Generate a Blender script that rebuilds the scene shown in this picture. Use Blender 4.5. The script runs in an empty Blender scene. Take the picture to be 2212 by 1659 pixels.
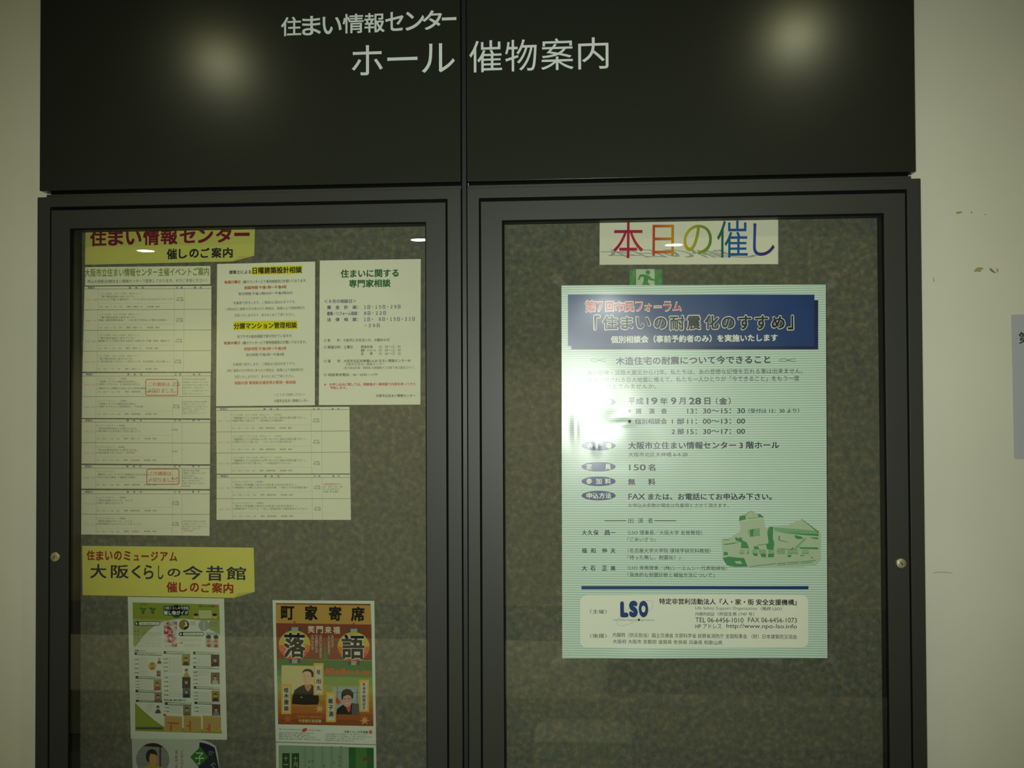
import bpy, bmesh, math, random
from mathutils import Vector, Matrix, noise
random.seed(7)
sc = bpy.context.scene
COL = sc.collection
ZO = 1.99                                  # height of the top edge of the display cases above the floor

# ------------------------------------------------------------------ camera
CX, CZ, D = 1.1816, -0.44 + ZO, 2.1673
YAW, PIT, ROL, F = -0.085, 0.0196, -0.0043, 2337.1
fw = Vector((math.sin(YAW) * math.cos(PIT), math.cos(YAW) * math.cos(PIT), math.sin(PIT)))
rt = Vector((math.cos(YAW), -math.sin(YAW), 0))
up = rt.cross(fw)
r2 = rt * math.cos(ROL) + up * math.sin(ROL)
u2 = up * math.cos(ROL) - rt * math.sin(ROL)
CAM = Vector((CX, -D, CZ))
cd = bpy.data.cameras.new('camera')
cam = bpy.data.objects.new('camera', cd)
COL.objects.link(cam)
cam.matrix_world = Matrix(((r2.x, u2.x, -fw.x, CAM.x), (r2.y, u2.y, -fw.y, CAM.y), (r2.z, u2.z, -fw.z, CAM.z), (0, 0, 0, 1)))
cd.sensor_width = 36
cd.lens = F / 2212 * 36
cd.clip_start = 0.02
sc.camera = cam

def ray(px, py):
    return fw + r2 * ((px - 1106) / F) - u2 * ((py - 829.5) / F)

def at(px, py, Y=0.0):                     # a measured pixel -> the point on the upright plane at depth Y
    d = ray(px, py)
    return CAM + d * ((Y + D) / d.y)

def mir_wall(px, py, yb):                  # seen in the glass: the point on the plane yb metres in front of the cases
    p = at(px, py, yb)
    return Vector((p.x, -yb, p.z))

def mir_ceil(px, py, zc):
    d = ray(px, py)
    p = CAM + d * ((zc - CAM.z) / d.z)
    return Vector((p.x, -p.y, zc))

# ------------------------------------------------------------------ view, world, lights
vs = sc.view_settings
vs.view_transform = 'Standard'
vs.look = 'None'
vs.gamma = 1
vs.use_curve_mapping = False
vs.exposure = -0.2

w = bpy.data.worlds.new('hall_light')
sc.world = w
w.use_nodes = True
w.node_tree.nodes['Background'].inputs[0].default_value = (0.80, 0.92, 0.66, 1)
w.node_tree.nodes['Background'].inputs[1].default_value = 0.045

HC = 2.70                                  # ceiling height
YB = 6.2                                   # depth of the hall in front of the wall

def area(name, loc, size, power, col, target=None, shape='DISK', spread=180):
    l = bpy.data.lights.new(name, 'AREA')
    l.shape = shape
    l.size = size
    l.energy = power
    l.color = col
    l.spread = math.radians(spread)
    o = bpy.data.objects.new(name, l)
    COL.objects.link(o)
    o.location = loc
    if target is not None:
        o.rotation_euler = (Vector(target) - Vector(loc)).to_track_quat('-Z', 'Y').to_euler()
    return o

def spot(name, loc, target, power, col, cone, blend, radius):
    l = bpy.data.lights.new(name, 'SPOT')
    l.energy = power
    l.color = col
    l.spot_size = math.radians(cone)
    l.spot_blend = blend
    l.shadow_soft_size = radius
    o = bpy.data.objects.new(name, l)
    COL.objects.link(o)
    o.location = loc
    o.rotation_euler = (Vector(target) - Vector(loc)).to_track_quat('-Z', 'Y').to_euler()
    return o

# the camera's own flash, a hand's breadth above the lens; its beam covers little more than the frame
spot('camera_flash', CAM + Vector((-0.06, 0.0, 0.01)), at(1150, 850), 112.0, (0.93, 1.0, 0.91), 75, 1.0, 0.016)
WARM = (0.94, 0.98, 0.68)
GLOW = (1.0, 0.97, 0.42)
DOWN = [mir_ceil(478, 122, HC), mir_ceil(1718, 62, HC)]          # the row close to the wall, mirrored in the satin panels
DOWN2 = [mir_ceil(313, 540, HC), mir_ceil(906, 516, HC), mir_ceil(1456, 527, HC)]   # the far row, mirrored in the glass
DX = DOWN[1].x - DOWN[0].x
for p in DOWN:
    area('downlight_lamp', p - Vector((0, 0, 0.006)), 0.10, 1.3, GLOW, p - Vector((0, 0, 1)))
for p in DOWN + [DOWN[0] - Vector((DX, 0, 0)), DOWN[1] + Vector((DX, 0, 0))]:
    spot('downlight_and_fill_beam', p - Vector((0, 0, 0.02)), p - Vector((0, -0.25, 1)), 11.5, WARM, 137, 0.9, 0.05)
for p in DOWN2:
    area('downlight_lamp', p - Vector((0, 0, 0.006)), 0.125, 2.2, WARM, p - Vector((0, 0, 1)))
    spot('downlight_and_fill_beam', p - Vector((0, 0, 0.02)), p - Vector((0, 0, 1)), 165.0, WARM, 126, 0.6, 0.05)
FILLROW = [Vector((p.x, -1.75, HC)) for p in DOWN2]                # an added, unseen fill row that brightens the plinth and hall
for p in FILLROW:
    spot('downlight_and_fill_beam', p - Vector((0, 0, 0.02)), p - Vector((0, 0.35, 1)), 60.0, WARM, 112, 0.6, 0.05)  # extra fill spots, added beside the mirrored rows

# ------------------------------------------------------------------ materials
def lin(c):
    return tuple(((v / 255) / 12.92 if v <= 10 else (((v / 255) + 0.055) / 1.055) ** 2.4) for v in c)

MATS = {}
def mat(name, rgb, rough=0.6, metal=0.0, spec=0.5, coat=0.0, coat_rough=0.1):
    key = name
    if key in MATS:
        return MATS[key]
    m = bpy.data.materials.new(name)
    m.use_nodes = True
    b = m.node_tree.nodes['Principled BSDF']
    b.inputs['Base Color'].default_value = (*lin(rgb), 1)
    b.inputs['Roughness'].default_value = rough
    b.inputs['Metallic'].default_value = metal
    b.inputs['Specular IOR Level'].default_value = spec
    b.inputs['Coat Weight'].default_value = coat
    b.inputs['Coat Roughness'].default_value = coat_rough
    MATS[key] = m
    return m

def ink(rgb, gloss=False):
    n = 'ink_%d_%d_%d%s' % (*rgb, '_gloss' if gloss else '')
    if gloss:
        return mat(n, rgb, 0.25, spec=0.5)
    return mat(n, rgb, 0.7, spec=0.15)

def noise_bump(m, scale, strength, dist=0.001, detail=3):
    nt = m.node_tree
    tc = nt.nodes.new('ShaderNodeTexCoord')
    nz = nt.nodes.new('ShaderNodeTexNoise')
    nz.inputs['Scale'].default_value = scale
    nz.inputs['Detail'].default_value = detail
    bp = nt.nodes.new('ShaderNodeBump')
    bp.inputs['Strength'].default_value = strength
    bp.inputs['Distance'].default_value = dist
    nt.links.new(tc.outputs['Object'], nz.inputs['Vector'])
    nt.links.new(nz.outputs['Fac'], bp.inputs['Height'])
    nt.links.new(bp.outputs['Normal'], nt.nodes['Principled BSDF'].inputs['Normal'])
    return nz, tc

def noise_color(m, stops, scale, detail=4, rough=0.6):
    nt = m.node_tree
    tc = nt.nodes.new('ShaderNodeTexCoord')
    nz = nt.nodes.new('ShaderNodeTexNoise')
    nz.inputs['Scale'].default_value = scale
    nz.inputs['Detail'].default_value = detail
    nz.inputs['Roughness'].default_value = rough
    cr = nt.nodes.new('ShaderNodeValToRGB')
    els = cr.color_ramp.elements
    els[0].position, els[0].color = stops[0][0], (*lin(stops[0][1]), 1)
    els[1].position, els[1].color = stops[-1][0], (*lin(stops[-1][1]), 1)
    for p, c in stops[1:-1]:
        e = els.new(p)
        e.color = (*lin(c), 1)
    nt.links.new(tc.outputs['Object'], nz.inputs['Vector'])
    nt.links.new(nz.outputs['Fac'], cr.inputs['Fac'])
    nt.links.new(cr.outputs['Color'], nt.nodes['Principled BSDF'].inputs['Base Color'])

M_wall = mat('painted_plaster', (226, 226, 212), 0.75, spec=0.2)
noise_color(M_wall, [(0.3, (221, 220, 202)), (0.7, (228, 226, 209))], 3.0)
noise_bump(M_wall, 260, 0.12, 0.0006)
M_back = mat('beige_hall_wall', (214, 198, 158), 0.8, spec=0.1)
M_ceil = mat('ceiling_board', (112, 130, 150), 0.85, spec=0.1)
M_floor = mat('dark_hall_floor', (60, 62, 58), 0.6)
M_panel = mat('satin_black_panel', (44, 46, 38), 0.2, spec=0.36)
noise_bump(M_panel, 900, 0.04, 0.0002, 2)
M_frame = mat('dark_grey_painted_steel', (51, 53, 48), 0.42, spec=0.4)
noise_bump(M_frame, 900, 0.05, 0.0002, 2)
M_strip = mat('blue_grey_joint_strip', (33, 38, 41), 0.35, spec=0.5)
M_lining = mat('inner_lining', (46, 46, 42), 0.6)
M_groove = mat('groove_and_shade_black', (14, 14, 14), 0.8, spec=0.1)
M_board = mat('mottled_felt_board', (120, 118, 98), 0.9, spec=0.1)
noise_color(M_board, [(0.30, (84, 89, 82)), (0.46, (99, 101, 89)), (0.55, (109, 106, 90)), (0.70, (130, 124, 104))], 88, 5, 0.62)
noise_bump(M_board, 420, 0.35, 0.001)
M_chrome = mat('chrome_lock', (225, 220, 200), 0.34, metal=1.0)
M_letter = mat('white_cut_vinyl', (236, 244, 240), 0.5)
M_paper = mat('white_office_paper', (232, 230, 208), 0.7, spec=0.2)
M_paper2 = mat('white_schedule_paper', (224, 223, 196), 0.7, spec=0.2)
M_yellow = mat('yellow_paper', (212, 204, 98), 0.7, spec=0.2)
M_yellow2 = mat('pale_yellow_paper', (196, 194, 100), 0.7, spec=0.2)
M_flyer = mat('coated_flyer_paper', (205, 210, 192), 0.5, spec=0.4)

def glass_material(name, refl=1.0):
    m = bpy.data.materials.new(name)
    m.use_nodes = True
    nt = m.node_tree
    nt.nodes.clear()
    out = nt.nodes.new('ShaderNodeOutputMaterial')
    mx = nt.nodes.new('ShaderNodeMixShader')
    tr = nt.nodes.new('ShaderNodeBsdfTransparent')
    tr.inputs[0].default_value = (0.985, 0.995, 0.98, 1)
    gl = nt.nodes.new('ShaderNodeBsdfGlossy')
    gl.inputs['Roughness'].default_value = 0.0
    fr = nt.nodes.new('ShaderNodeFresnel')
    fr.inputs['IOR'].default_value = 1.52
    mu = nt.nodes.new('ShaderNodeMath')
    mu.operation = 'MULTIPLY'
    mu.inputs[1].default_value = refl
    nt.links.new(fr.outputs[0], mu.inputs[0])
    nt.links.new(mu.outputs[0], mx.inputs[0])
    nt.links.new(tr.outputs[0], mx.inputs[1])
    nt.links.new(gl.outputs[0], mx.inputs[2])
    nt.links.new(mx.outputs[0], out.inputs[0])
    return m
M_glass = glass_material('window_glass', 1.7)         # both faces of the pane reflect
M_glass_in = bpy.data.materials.new('window_glass_rear')
M_glass_in.use_nodes = True
_nt = M_glass_in.node_tree
_nt.nodes.clear()
_o = _nt.nodes.new('ShaderNodeOutputMaterial')
_t = _nt.nodes.new('ShaderNodeBsdfTransparent')
_t.inputs[0].default_value = (0.98, 0.99, 0.97, 1)
_nt.links.new(_t.outputs[0], _o.inputs[0])

# ------------------------------------------------------------------ helpers
def tag(o, label=None, cat=None, group=None, kind=None):
    if label: o['label'] = label
    if cat: o['category'] = cat
    if group: o['group'] = group
    if kind: o['kind'] = kind
    return o

def empty(name, loc=(0, 0, 0), rot=(0, 0, 0), parent=None):
    o = bpy.data.objects.new(name, None)
    o.empty_display_size = 0.05
    COL.objects.link(o)
    o.location = loc
    o.rotation_euler = rot
    o.parent = parent
    return o

class MB:
    """collects polygons and links them as one mesh"""
    def __init__(s):
        s.v, s.f, s.mi, s.m = [], [], [], []
    def mat(s, m):
        if m not in s.m: s.m.append(m)
        return s.m.index(m)
    def add(s, vs, fs, m):
        k = s.mat(m)
        b = len(s.v)
        s.v += [tuple(x) for x in vs]
        for f in fs:
            s.f.append([b + i for i in f])
            s.mi.append(k)
    def box(s, x0, x1, y0, y1, z0, z1, m):
        vs = [(x, y, z) for z in (z0, z1) for y in (y0, y1) for x in (x0, x1)]
        s.add(vs, [(0, 1, 5, 4), (3, 2, 6, 7), (2, 0, 4, 6), (1, 3, 7, 5), (4, 5, 7, 6), (2, 3, 1, 0)], m)
    def build(s, name, parent=None, loc=(0, 0, 0), bevel=0.0, smooth=False):
        me = bpy.data.meshes.new(name)
        me.from_pydata(s.v, [], s.f)
        for m in s.m: me.materials.append(m)
        me.polygons.foreach_set('material_index', s.mi)
        if smooth: me.polygons.foreach_set('use_smooth', [len(f) == 4 for f in s.f])
        me.update()
        o = bpy.data.objects.new(name, me)
        COL.objects.link(o)
        o.location = loc
        o.parent = parent
        if bevel:
            b = o.modifiers.new('bevel', 'BEVEL')
            b.width = bevel
            b.segments = 2
            b.limit_method = 'ANGLE'
            b.harden_normals = True
        return o

def ring(x0, x1, z0, z1, t, y0, y1, m):
    """a rectangular frame as one closed body"""
    mb = MB()
    o = [(x0, z0), (x1, z0), (x1, z1), (x0, z1)]
    i = [(x0 + t[0], z0 + t[2]), (x1 - t[1], z0 + t[2]), (x1 - t[1], z1 - t[3]), (x0 + t[0], z1 - t[3])]
    vs = [(x, y0, z) for x, z in o] + [(x, y0, z) for x, z in i] + [(x, y1, z) for x, z in o] + [(x, y1, z) for x, z in i]
    fs = []
    for a in range(4):
        b = (a + 1) % 4
        fs += [(a, b, 4 + b, 4 + a), (8 + b, 8 + a, 12 + a, 12 + b), (b, a, 8 + a, 8 + b), (4 + a, 4 + b, 12 + b, 12 + a)]
    mb.add(vs, fs, m)
    return mb

def tube(mb, p0, p1, r, m, seg=24, r1=None, cap=True):
    p0, p1 = Vector(p0), Vector(p1)
    d = (p1 - p0).normalized()
    a = d.orthogonal().normalized()
    b = d.cross(a)
    r1 = r if r1 is None else r1
    vs = []
    for p, rr in ((p0, r), (p1, r1)):
        for k in range(seg):
            t = 2 * math.pi * k / seg
            vs.append(p + (a * math.cos(t) + b * math.sin(t)) * rr)
    fs = [(k, (k + 1) % seg, seg + (k + 1) % seg, seg + k) for k in range(seg)]
    if cap:
        fs += [tuple(range(seg))[::-1], tuple(range(seg, 2 * seg))]
    mb.add(vs, fs, m)

# text outlines, from the program's own font
_tc = bpy.data.curves.new('type_setter', 'FONT')
_to = bpy.data.objects.new('type_setter', _tc)
COL.objects.link(_to)
_tc.resolution_u = 3
_cache = {}
def glyphs(s, bold=0.0, res=3):
    """outline faces of a string; a bold weight is struck several times with small shifts"""
    k = (s, bold, res)
    if k not in _cache and bold > 0.009:
        vs, fs = glyphs(s, 0.0, res)
        b = bold * 0.8
        sh = [(0, 0), (b, b), (-b, b), (b, -b), (-b, -b)]
        if bold > 0.05: sh += [(b * 1.4, 0), (-b * 1.4, 0), (0, b * 1.4), (0, -b * 1.4)]
        V, Fc = [], []
        for k_, (dx, dy) in enumerate(sh):
            o = len(V)
            V += [(x + dx, y + dy, k_ * 0.00003) for x, y, _ in vs]      # the strikes lie a hair apart
            Fc += [tuple(o + i for i in f) for f in fs]
        _cache[k] = (V, Fc)
    elif k not in _cache:
        _tc.body = s
        _tc.offset = 0.0
        _tc.resolution_u = res
        bpy.context.view_layer.update()
        me = bpy.data.meshes.new_from_object(_to.evaluated_get(bpy.context.evaluated_depsgraph_get()))
        vs = [(v.co.x, v.co.y, 0.0) for v in me.vertices]
        fs = [tuple(p.vertices) for p in me.polygons]
        bpy.data.meshes.remove(me)
        _cache[k] = (vs, fs)
    return _cache[k]

def crop(ox, oy, s):                       # converts measurements taken on a magnified part of the photo
    return lambda x, y: (ox + x / s, oy + y / s)

STEP = 0.0003
class Paper:
    """a flat sheet on an upright plane: corners measured in the photo, content in the sheet's own coordinates"""
    def __init__(s, name, label, cat, corners, Y, m, group=None, thick=0.0006, disp=None, grid=0, outline=None, part='sheet'):
        P = [at(x, y, Y) for x, y in corners]
        c = sum(P, Vector()) / 4
        ux = ((P[1] - P[0]) + (P[2] - P[3])).normalized()
        s.Y, s.c, s.ux, s.uz = Y, c, ux, Vector((-ux.z, 0, ux.x))
        ang = math.atan2(ux.z, ux.x)
        s.root = empty(name, c, (0, -ang, 0))
        tag(s.root, label, cat, group)
        s.disp = disp
        s.parts = {}
        mb = MB()
        if outline:
            pts = [s.loc(x, y) for x, y in outline]
        else:
            pts = [s.loc(x, y) for x, y in corners]
        s.pts = pts
        if disp and not outline:
            s.gridquad(mb, pts, 0, m, 110, 150)
            n = len(mb.v)
            s.gridquad(mb, pts, -3, m, 110, 150)      # rear face of the sheet
        else:
            k = len(pts)
            vs = [(u, 0, v) for u, v in pts] + [(u, thick, v) for u, v in pts]
            fs = [tuple(range(k))[::-1], tuple(range(k, 2 * k))]
            fs += [(i, (i + 1) % k, k + (i + 1) % k, k + i) for i in range(k)]
            mb.add(vs, fs, m)
        s.sheet = mb.build(part, s.root, smooth=bool(disp))
    def loc(s, px, py):
        d = at(px, py, s.Y) - s.c
        return (d.dot(s.ux), d.dot(s.uz))
    def y(s, u, v, layer):
        return (s.disp(u, v) if s.disp else 0.0) - layer * STEP
    def mb(s, part):
        if part not in s.parts: s.parts[part] = MB()
        return s.parts[part]
    def gridquad(s, mb, q, layer, m, nx, nz):
        vs = []
        for j in range(nz + 1):
            for i in range(nx + 1):
                a, b = i / nx, j / nz
                u = (q[0][0] * (1 - a) + q[1][0] * a) * (1 - b) + (q[3][0] * (1 - a) + q[2][0] * a) * b
                v = (q[0][1] * (1 - a) + q[1][1] * a) * (1 - b) + (q[3][1] * (1 - a) + q[2][1] * a) * b
                vs.append((u, s.y(u, v, layer), v))
        fs = [(j * (nx + 1) + i, (j + 1) * (nx + 1) + i, (j + 1) * (nx + 1) + i + 1, j * (nx + 1) + i + 1) for j in range(nz) for i in range(nx)]
        mb.add(vs, fs, m)
    def text(s, part, cv, txt, x0, x1, yc, h, m, bold=0.0, layer=2, res=3, rot=0, slant=0.0):
        """txt set so that its ink fills x0..x1, centred on yc, h tall; h = 0 keeps the letters' own proportions"""
        vs, fs = glyphs(txt, bold, res)
        if not vs: return
        ax, bx = min(v[0] for v in vs), max(v[0] for v in vs)
        ay, by = min(v[1] for v in vs), max(v[1] for v in vs)
        u0, va = s.loc(*cv(x0, yc))
        u1, vb = s.loc(*cv(x1, yc))
        vc = (va + vb) / 2
        if h:
            hh = abs(s.loc(*cv((x0 + x1) / 2, yc - h / 2))[1] - s.loc(*cv((x0 + x1) / 2, yc + h / 2))[1])
        else:
            hh = (u1 - u0) * (by - ay) / (bx - ax)
        sx, sy = (u1 - u0) / (bx - ax), hh / (by - ay)
        uc = (u0 + u1) / 2
        out = []
        ca, sa = math.cos(rot), math.sin(rot)
        for x, y, lift in vs:
            du, dv = (x - (ax + bx) / 2) * sx, (y - (ay + by) / 2) * sy
            du += slant * dv
            u, v = uc + du * ca - dv * sa, vc + du * sa + dv * ca
            out.append((u, s.y(u, v, layer) + lift, v))
        s.mb(part).add(out, fs, m)
    def column(s, part, cv, txt, xc, y0, y1, wd, m, bold=0.0, layer=2, res=3):
        """vertical writing: one character under another"""
        n = len(txt)
        st = (y1 - y0) / n
        for k, ch in enumerate(txt):
            if ch in ' 　': continue
            s.text(part, cv, '|' if ch == 'ー' else ch, xc - (wd / 2 if ch != 'ー' else wd * .08), xc + (wd / 2 if ch != 'ー' else wd * .08), y0 + st * (k + .5), st * .86, m, bold, layer, res)
    def poly(s, part, cv, pts, m, layer=1):
        out = []
        for x, y in pts:
            u, v = s.loc(*cv(x, y))
            out.append((u, s.y(u, v, layer), v))
        a = sum(out[i][0] * out[(i + 1) % len(out)][2] - out[(i + 1) % len(out)][0] * out[i][2] for i in range(len(out)))
        f = tuple(range(len(out)))
        s.mb(part).add(out, [f if a > 0 else f[::-1]], m)
    def rect(s, part, cv, x0, y0, x1, y1, m, layer=1):
        if s.disp:
            q = [s.loc(*cv(x, y)) for x, y in ((x0, y0), (x1, y0), (x1, y1), (x0, y1))]
            nx = max(1, int(abs(q[1][0] - q[0][0]) / 0.005))
            nz = max(1, int(abs(q[0][1] - q[3][1]) / 0.005))
            s.gridquad(s.mb(part), q, layer, m, nx, nz)
        else:
            s.poly(part, cv, [(x0, y0), (x1, y0), (x1, y1), (x0, y1)], m, layer)
    def ellipse(s, part, cv, xc, yc, rx, ry, m, layer=1, seg=36, rot=0.0):
        if s.disp and rx > 40:                 # on a wavy sheet the disc is built in rings that follow the surface
            vs, rings = [], 6
            for q in range(rings + 1):
                for k in range(seg):
                    t = 2 * math.pi * k / seg
                    f = max(q / rings, 0.001)
                    u, v = s.loc(*cv(xc + rx * f * math.cos(t), yc + ry * f * math.sin(t)))
                    vs.append((u, s.y(u, v, layer), v))
            fs = [(q * seg + k, q * seg + (k + 1) % seg, (q + 1) * seg + (k + 1) % seg, (q + 1) * seg + k) for q in range(rings) for k in range(seg)]
            s.mb(part).add(vs, [f[::-1] for f in fs], m)
            return
        p = []
        for k in range(seg):
            t = 2 * math.pi * k / seg
            a, b = rx * math.cos(t), ry * math.sin(t)
            p.append((xc + a * math.cos(rot) - b * math.sin(rot), yc + a * math.sin(rot) + b * math.cos(rot)))
        s.poly(part, cv, p, m, layer)
    def stroke(s, part, cv, pts, wd, m, layer=2, closed=False):
        n = len(pts)
        L, R = [], []
        for i in range(n):
            a = pts[(i - 1) % n] if (closed or i) else pts[0]
            b = pts[(i + 1) % n] if (closed or i < n - 1) else pts[-1]
            dx, dy = b[0] - a[0], b[1] - a[1]
            l = math.hypot(dx, dy) or 1
            nx, ny = -dy / l * wd / 2, dx / l * wd / 2
            L.append((pts[i][0] + nx, pts[i][1] + ny))
            R.append((pts[i][0] - nx, pts[i][1] - ny))
        vs = []
        for x, y in L + R:
            u, v = s.loc(*cv(x, y))
            vs.append((u, s.y(u, v, layer), v))
        fs = [(i, i + 1, n + i + 1, n + i) for i in range(n - 1)]
        if closed: fs.append((n - 1, 0, n, 2 * n - 1))
        s.mb(part).add(vs, fs, m)
    def rrect(s, part, cv, x0, y0, x1, y1, r, m, layer=1, line=0):
        p = []
        for cx, cy, a0 in ((x1 - r, y0 + r, -90), (x1 - r, y1 - r, 0), (x0 + r, y1 - r, 90), (x0 + r, y0 + r, 180)):
            for k in range(7):
                t = math.radians(a0 + 15 * k)
                p.append((cx + r * math.cos(t), cy + r * math.sin(t)))
        if line: s.stroke(part, cv, p, line, m, layer, True)
        else: s.poly(part, cv, p, m, layer)
    def done(s):
        for k, mb in s.parts.items():
            if mb.f:
                o = mb.build(k.split('#')[0], s.root, smooth=bool(s.disp))
                if '#' not in k and any(t in k for t in ('lettering', 'ruled_lines', 'ornament', 'small_drawing', 'heading_capsule')): o['kind'] = 'stuff'

        return s.root

ID = crop(0, 0, 1)
_n = [0]
def one(part):                             # a part of its own for every call
    _n[0] += 1
    return '%s#%d' % (part, _n[0])

# ------------------------------------------------------------------ the hall: wall with two niches, floor, ceiling, far wall
YW = 0.035                                 # the painted wall stands this far behind the faces of panels and cases
YBOARD = 0.0545
mb = MB()
NX0, NX1, NZ0, NZ1 = 0.012, 1.788, 0.665, ZO - 0.012
X0, X1 = -3.2, 5.2
for (a, b, c, d) in ((X0, NX0, 0, HC), (NX1, X1, 0, HC), (NX0, NX1, NZ1, HC), (NX0, NX1, 0, NZ0)):
    mb.box(a, b, YW, YW + 0.15, c, d, M_wall)
wall = mb.build('wall_front')
tag(wall, kind='structure')
def slab(name, x0, x1, y0, y1, z0, z1, m):
    q = MB()
    q.box(x0, x1, y0, y1, z0, z1, m)
    o = q.build(name)
    tag(o, kind='structure')
    return o
slab('floor', X0, X1, -YB - 0.1, YW + 0.15, -0.1, 0, M_floor)
slab('ceiling', X0, X1, -YB - 0.1, YW + 0.15, HC, HC + 0.1, M_ceil)
slab('wall_back', X0, X1, -YB - 0.1, -YB, 0, HC, M_back)

# marks on the paint right of the cases
M_mark = mat('old_tape_stain', (172, 160, 110), 0.8)
M_mark2 = mat('dark_scuff', (140, 128, 104), 0.8)
C6 = crop(1840, 340, 4.608)
def mark(pts, m, cv=C6):
    q = MB()
    P = [at(*cv(x, y), YW) for x, y in pts]
    q.add([(p.x, YW - 0.0004, p.z) for p in P], [tuple(range(len(P)))], m)
    o = q.build('paint_stain', wall)
    return o
mark([(1036, 548), (1050, 540), (1085, 538), (1104, 543), (1095, 552), (1070, 560), (1042, 562)], M_mark)
mark([(1183, 542), (1192, 540), (1199, 548), (1192, 560), (1186, 555)], M_mark2)
mark([(1212, 1135), (1225, 1118), (1245, 1098), (1275, 1093), (1306, 1100), (1308, 1113), (1288, 1118), (1285, 1130), (1290, 1140), (1250, 1138), (1222, 1140)], M_mark)
mark([(1365, 1105), (1385, 1103), (1405, 1120), (1420, 1138), (1440, 1150), (1425, 1152), (1400, 1145), (1380, 1128)], M_mark2)
mark([(1432, 1108), (1455, 1107), (1458, 1125), (1452, 1148), (1440, 1140), (1444, 1120)], M_mark)
mark([(806, 1200), (811, 1198), (818, 1215), (820, 1238), (813, 1238), (812, 1220)], M_mark2)
mark([(1320, 566), (1340, 568), (1342, 573), (1322, 572)], M_mark2)
mark([(440, 1500), (480, 1494), (545, 1500), (545, 1504), (480, 1499), (440, 1504)], mat('faint_scratch', (180, 178, 154), 0.8), crop(1840, 640, 2.513))

# ------------------------------------------------------------------ header panels
PXL, PXR, S1, S2 = 0.0045, 1.7915, 0.8945, 0.9072
ZP = ZO + 0.0133
PY1 = YW
def header(name, x0, x1, label):
    q = MB()
    q.box(x0, x1, 0.0, PY1, ZP, HC, M_panel)
    o = q.build(name, bevel=0.0012)
    tag(o, label, 'sign panel')
    return o
hl = header('header_panel', PXL, S1, 'black satin header panel above the left case, carrying the two title lines')
hr = header('header_panel.001', S2, PXR, 'black satin header panel above the right case, carrying four large white characters')

class Letters:
    """raised letters on the y = 0 face"""
    def __init__(s): s.m = MB()
    def put(s, cv, txt, x0, x1, yc, h, bold):
        vs, fs = glyphs(txt, bold, 6)
        ax, bx = min(v[0] for v in vs), max(v[0] for v in vs)
        ay, by = min(v[1] for v in vs), max(v[1] for v in vs)
        a, b = at(*cv(x0, yc)), at(*cv(x1, yc))
        zt, zb = at(*cv((x0 + x1) / 2, yc - h / 2)).z, at(*cv((x0 + x1) / 2, yc + h / 2)).z
        f = lambda x, y: (a.x + (x - ax) / (bx - ax) * (b.x - a.x), zb + (y - ay) / (by - ay) * (zt - zb))
        P = [f(x, y) for x, y, _ in vs]
        s.m.add([(P[i][0], -0.0008 + vs[i][2], P[i][1]) for i in range(len(P))], fs, M_letter)
        # side walls from the boundary edges
        from collections import Counter
        cnt = Counter()
        for fa in fs:
            for i in range(len(fa)):
                cnt[frozenset((fa[i], fa[(i + 1) % len(fa)]))] += 1
        for e, k in cnt.items():
            if k == 1 and len(e) == 2:
                i, j = tuple(e)
                s.m.add([(P[i][0], -0.0008, P[i][1]), (P[j][0], -0.0008, P[j][1]), (P[j][0], 0.0, P[j][1]), (P[i][0], 0.0, P[i][1])], [(0, 1, 2, 3)], M_letter)
CH = crop(600, 0, 2.989)
for ch, x0, x1, y0, y1 in (('住', 22, 152, 110, 233), ('ま', 158, 278, 104, 228), ('い', 290, 412, 108, 220), ('情', 420, 555, 90, 215), ('報', 560, 690, 84, 210),
                           ('セ', 695, 812, 78, 200), ('ン', 825, 945, 76, 196), ('タ', 935, 1060, 68, 192), ('ー', 1060, 1153, 112, 132)):
    L = Letters()
    L.put(CH, ch, x0, x1, (y0 + y1) / 2, y1 - y0, 0.014 if ch != 'ー' else 0.0)
    L.m.build('character', hl)
for ch, x0, x1, y0, y1 in (('ホ', 478, 678, 293, 486), ('ー', 708, 902, 369, 391), ('ル', 930, 1143, 281, 468)):
    L = Letters()
    L.put(CH, ch, x0, x1, (y0 + y1) / 2, y1 - y0, 0.0)
    L.m.build('character', hl)
for ch, x0, x1, y0, y1 in (('催', 1237, 1448, 262, 466), ('物', 1468, 1672, 256, 460), ('案', 1700, 1910, 248, 452), ('内', 1940, 2135, 242, 446)):
    L = Letters()
    L.put(CH, ch, x0, x1, (y0 + y1) / 2, y1 - y0, 0.0)
    L.m.build('character', hr)

# upright joint strip between the two cases and panels, and the shadow-gap rail under the panels
q = MB()
q.box(S1 + 0.0022, S2 - 0.0018, 0.0035, YW, 0.64, HC, M_strip)
tag(q.build('joint_strip', bevel=0.0005), 'narrow blue-grey upright strip between the two cases and header panels', 'trim')
q = MB()
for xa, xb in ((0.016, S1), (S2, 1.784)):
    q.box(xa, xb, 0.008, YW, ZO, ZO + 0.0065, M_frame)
    q.box(xa, xb, 0.026, YW, ZO + 0.0065, ZP, M_groove)  # upper half coloured black to stand in for the panels' shadow
tag(q.build('spacer_rail'), 'recessed rail in the gap between header panels and cases, upper half blackened as shadow', 'trim')

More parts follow.
